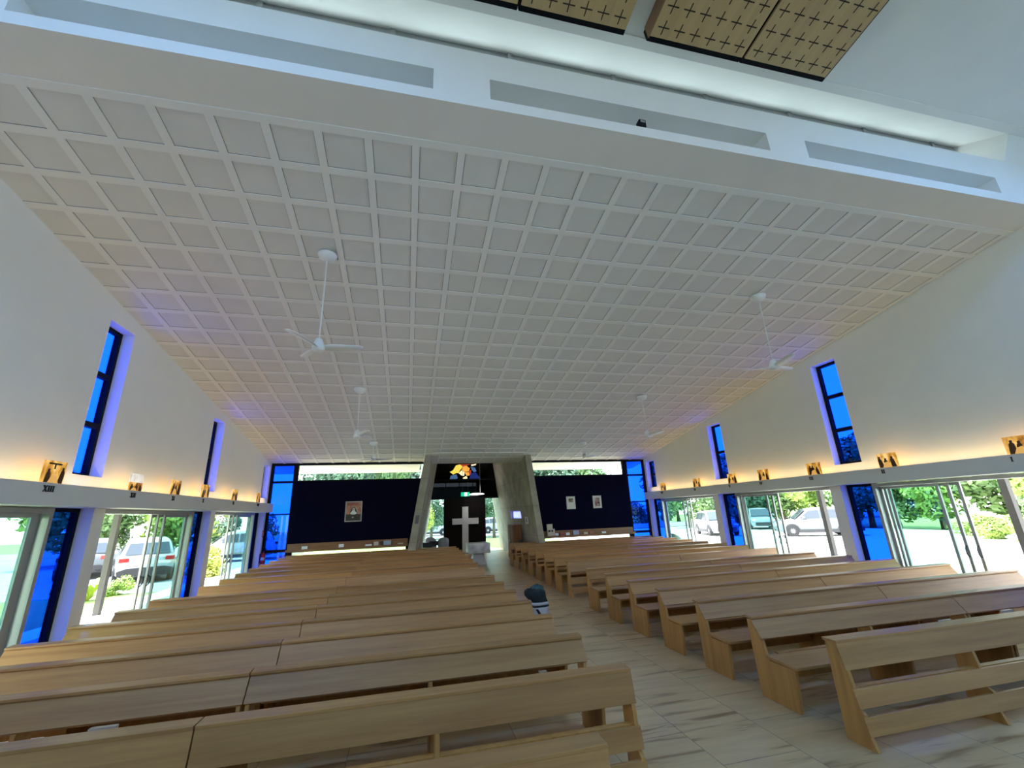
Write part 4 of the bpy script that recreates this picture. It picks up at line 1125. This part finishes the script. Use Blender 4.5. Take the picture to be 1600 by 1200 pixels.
# ------------------------------------------------------------------ cars
def car(loc, rz, body, label, exhaust=True, group=None):
    """nose along +x, origin on the ground in the middle"""
    t = thing('car', label, 'car', loc, rz, group)
    st = [(-2.36, .55, .95, .74), (-2.30, .32, 1.06, .90), (-1.9, .24, 1.10, .95), (-1.0, .22, 1.10, .97), (.2, .22, 1.08, .97), (1.0, .22, 1.05, .96), (1.7, .24, .98, .94), (2.15, .28, .88, .88), (2.36, .42, .72, .70)]
    b = MB(); v = []; n = 0
    for x, zb, zt, w_ in st:
        ring = [(0, zb), (.8 * w_, zb), (w_ * .97, zb + .12), (w_, zb + (zt - zb) * .45), (w_ * .985, zt - .12), (w_ * .92, zt - .02), (w_ * .5, zt + .015), (0, zt + .02)]
        full = [(y, z) for y, z in ring] + [(-y, z) for y, z in ring[-2:0:-1]]
        n = len(full); v += [(x, y, z) for y, z in full]
    f = []
    for i in range(len(st) - 1):
        for k in range(n): f.append((i * n + k, i * n + (k + 1) % n, (i + 1) * n + (k + 1) % n, (i + 1) * n + k))
    f += [list(range(n))[::-1], list(range((len(st) - 1) * n, len(st) * n))]
    b.add(v, f, True); b.build('body', M[body], t)
    # cabin
    cb = [(-2.16, .80, 1.05), (-1.86, .70, 1.62), (-1.2, .68, 1.72), (-.2, .68, 1.74), (.35, .68, 1.68), (1.15, .80, 1.04)]
    b = MB(); v = []
    for x, wt, zt in cb:
        ring = [(0, .98), (.88, .98), (.90, 1.06 if zt > 1.1 else 1.02), (wt + .02, zt - .07 if zt > 1.1 else zt), (wt - .08, zt), (0, zt + .02)]
        full = ring + [(-y, z) for y, z in ring[-2:0:-1]]; n = len(full); v += [(x, y, z) for y, z in full]
    f = []
    for i in range(len(cb) - 1):
        for k in range(n): f.append((i * n + k, i * n + (k + 1) % n, (i + 1) * n + (k + 1) % n, (i + 1) * n + k))
    f += [list(range(n))[::-1], list(range((len(cb) - 1) * n, len(cb) * n))]
    b.add(v, f, True); b.build('cabin', M[body], t)
    for sg in (1, -1):
        w0, w1 = .915 * sg, .735 * sg
        for q in ([(-1.78, 1.12), (-1.25, 1.12), (-1.25, 1.58), (-1.66, 1.54)], [(-1.18, 1.12), (-.28, 1.12), (-.28, 1.60), (-1.18, 1.60)], [(-.20, 1.12), (.88, 1.12), (.36, 1.55), (-.20, 1.60)]):
            g_ = lambda off: [(x, (w0 + (w1 - w0) * (z - 1.06) / .56) + sg * off, z) for x, z in q]
            MB().hexa(g_(.0), g_(.015)).build('side_window', M['car_glass'], t)
        MB().box(.62, .80, sg * .95, sg * 1.10, 1.10, 1.24).build('mirror', M[body], t, .02)
        MB().box(-1.35, 1.35, sg * .955, sg * .985, .24, .42).build('sill', M['plastic'], t)
        MB().box(2.05, 2.30, sg * .55, sg * .84, .70, .82).build('headlight', M['lampclear'], t, .02)
        MB().box(-2.385, -2.20, sg * .58, sg * .90, .86, 1.02).build('tail_light', M['lampred'], t, .02)
    MB().hexa([(.50, -.66, 1.63), (.50, .66, 1.63), (1.16, .78, 1.08), (1.16, -.78, 1.08)], [(.52, -.66, 1.66), (.52, .66, 1.66), (1.19, .78, 1.10), (1.19, -.78, 1.10)]).build('windscreen', M['car_glass'], t)
    MB().hexa([(-1.92, -.64, 1.56), (-1.92, .64, 1.56), (-2.17, .74, 1.12), (-2.17, -.74, 1.12)], [(-1.95, -.64, 1.57), (-1.95, .64, 1.57), (-2.20, .74, 1.13), (-2.20, -.74, 1.13)]).build('rear_window', M['car_glass'], t)
    b = MB(); b.prism([(-.86, .30), (.86, .30), (.92, .52), (.60, .62), (-.60, .62), (-.92, .52)], -2.40, -2.22, 'x'); b.build('rear_bumper', M['plastic'], t, .02)
    b = MB(); b.box(2.2, 2.385, -.62, .62, .36, .60); b.build('grille', M['plastic'], t, .02)
    if exhaust:
        for y in (-.66, -.52, .52, .66): MB().tube([(-2.44, y, .40), (-2.3, y, .40)], .045, 12, False).build('exhaust', M['rim'], t)
    for x in (-1.42, 1.42):
        for sg in (1, -1):
            b = MB(); b.lathe([(.24, sg * .80), (.35, sg * .80), (.36, sg * .84), (.36, sg * .98), (.34, sg * 1.0), (.24, sg * .985)], (x, 0, .36), 24, 'y'); wh = b.build('wheel', M['tyre'], t)
            b = MB(); b.lathe([(.245, sg * .97), (.225, sg * .985), (.22, sg * .93)], (x, 0, .36), 24, 'y')
            for k in range(10):
                a = 2 * PI * k / 10; ca, sa = math.cos(a), math.sin(a)
                b.tube([(x + .04 * ca, sg * .975, .36 + .04 * sa), (x + .235 * ca, sg * .965, .36 + .235 * sa)], .018, 6)
            b.lathe([(.001, sg * .99), (.06, sg * .985), (.06, sg * .95)], (x, 0, .36), 12, 'y'); b.build('rim', M['rim'], wh)
            b = MB()
            for k in range(9):
                a0, a1 = PI * k / 9, PI * (k + 1) / 9
                P = lambda r_, a, y: (x + r_ * math.cos(a), y, .36 + r_ * math.sin(a))
                b.hexa([P(.37, a0, sg * .90), P(.44, a0, sg * .90), P(.44, a1, sg * .90), P(.37, a1, sg * .90)], [P(.37, a0, sg * .99), P(.43, a0, sg * .985), P(.43, a1, sg * .985), P(.37, a1, sg * .99)])
            b.build('wheel_arch', M['plastic'], t)
    return t


car((25.7, 24.0, -.02), math.radians(144), 'car_silver', 'silver sport utility car parked outside the middle right door', False)
car((30.2, 33.6, -.02), math.radians(235), 'car_grey', 'dark grey car standing behind the silver car', False)
car((22.6, 29.6, -.02), math.radians(250), 'car_silver', 'silver car seen through the stacked glass of the middle right door', False)
car((-11.6, 24.0, -.05), math.radians(118), 'car_white', 'white car with rear towards the middle left door')
car((-15.3, 27.0, -.05), math.radians(112), 'car_silver', 'silver car parked left of the white car')
car((-10.6, 31.5, -.05), math.radians(200), 'car_white', 'white car roof visible outside the farthest left door', False)
car((2.4, 52.5, -.04), math.radians(180), 'car_white', 'white car on the road left of the dark doors', False)
car((10.2, 52.0, -.04), math.radians(5), 'car_white', 'white car on the road right of the dark doors', False)
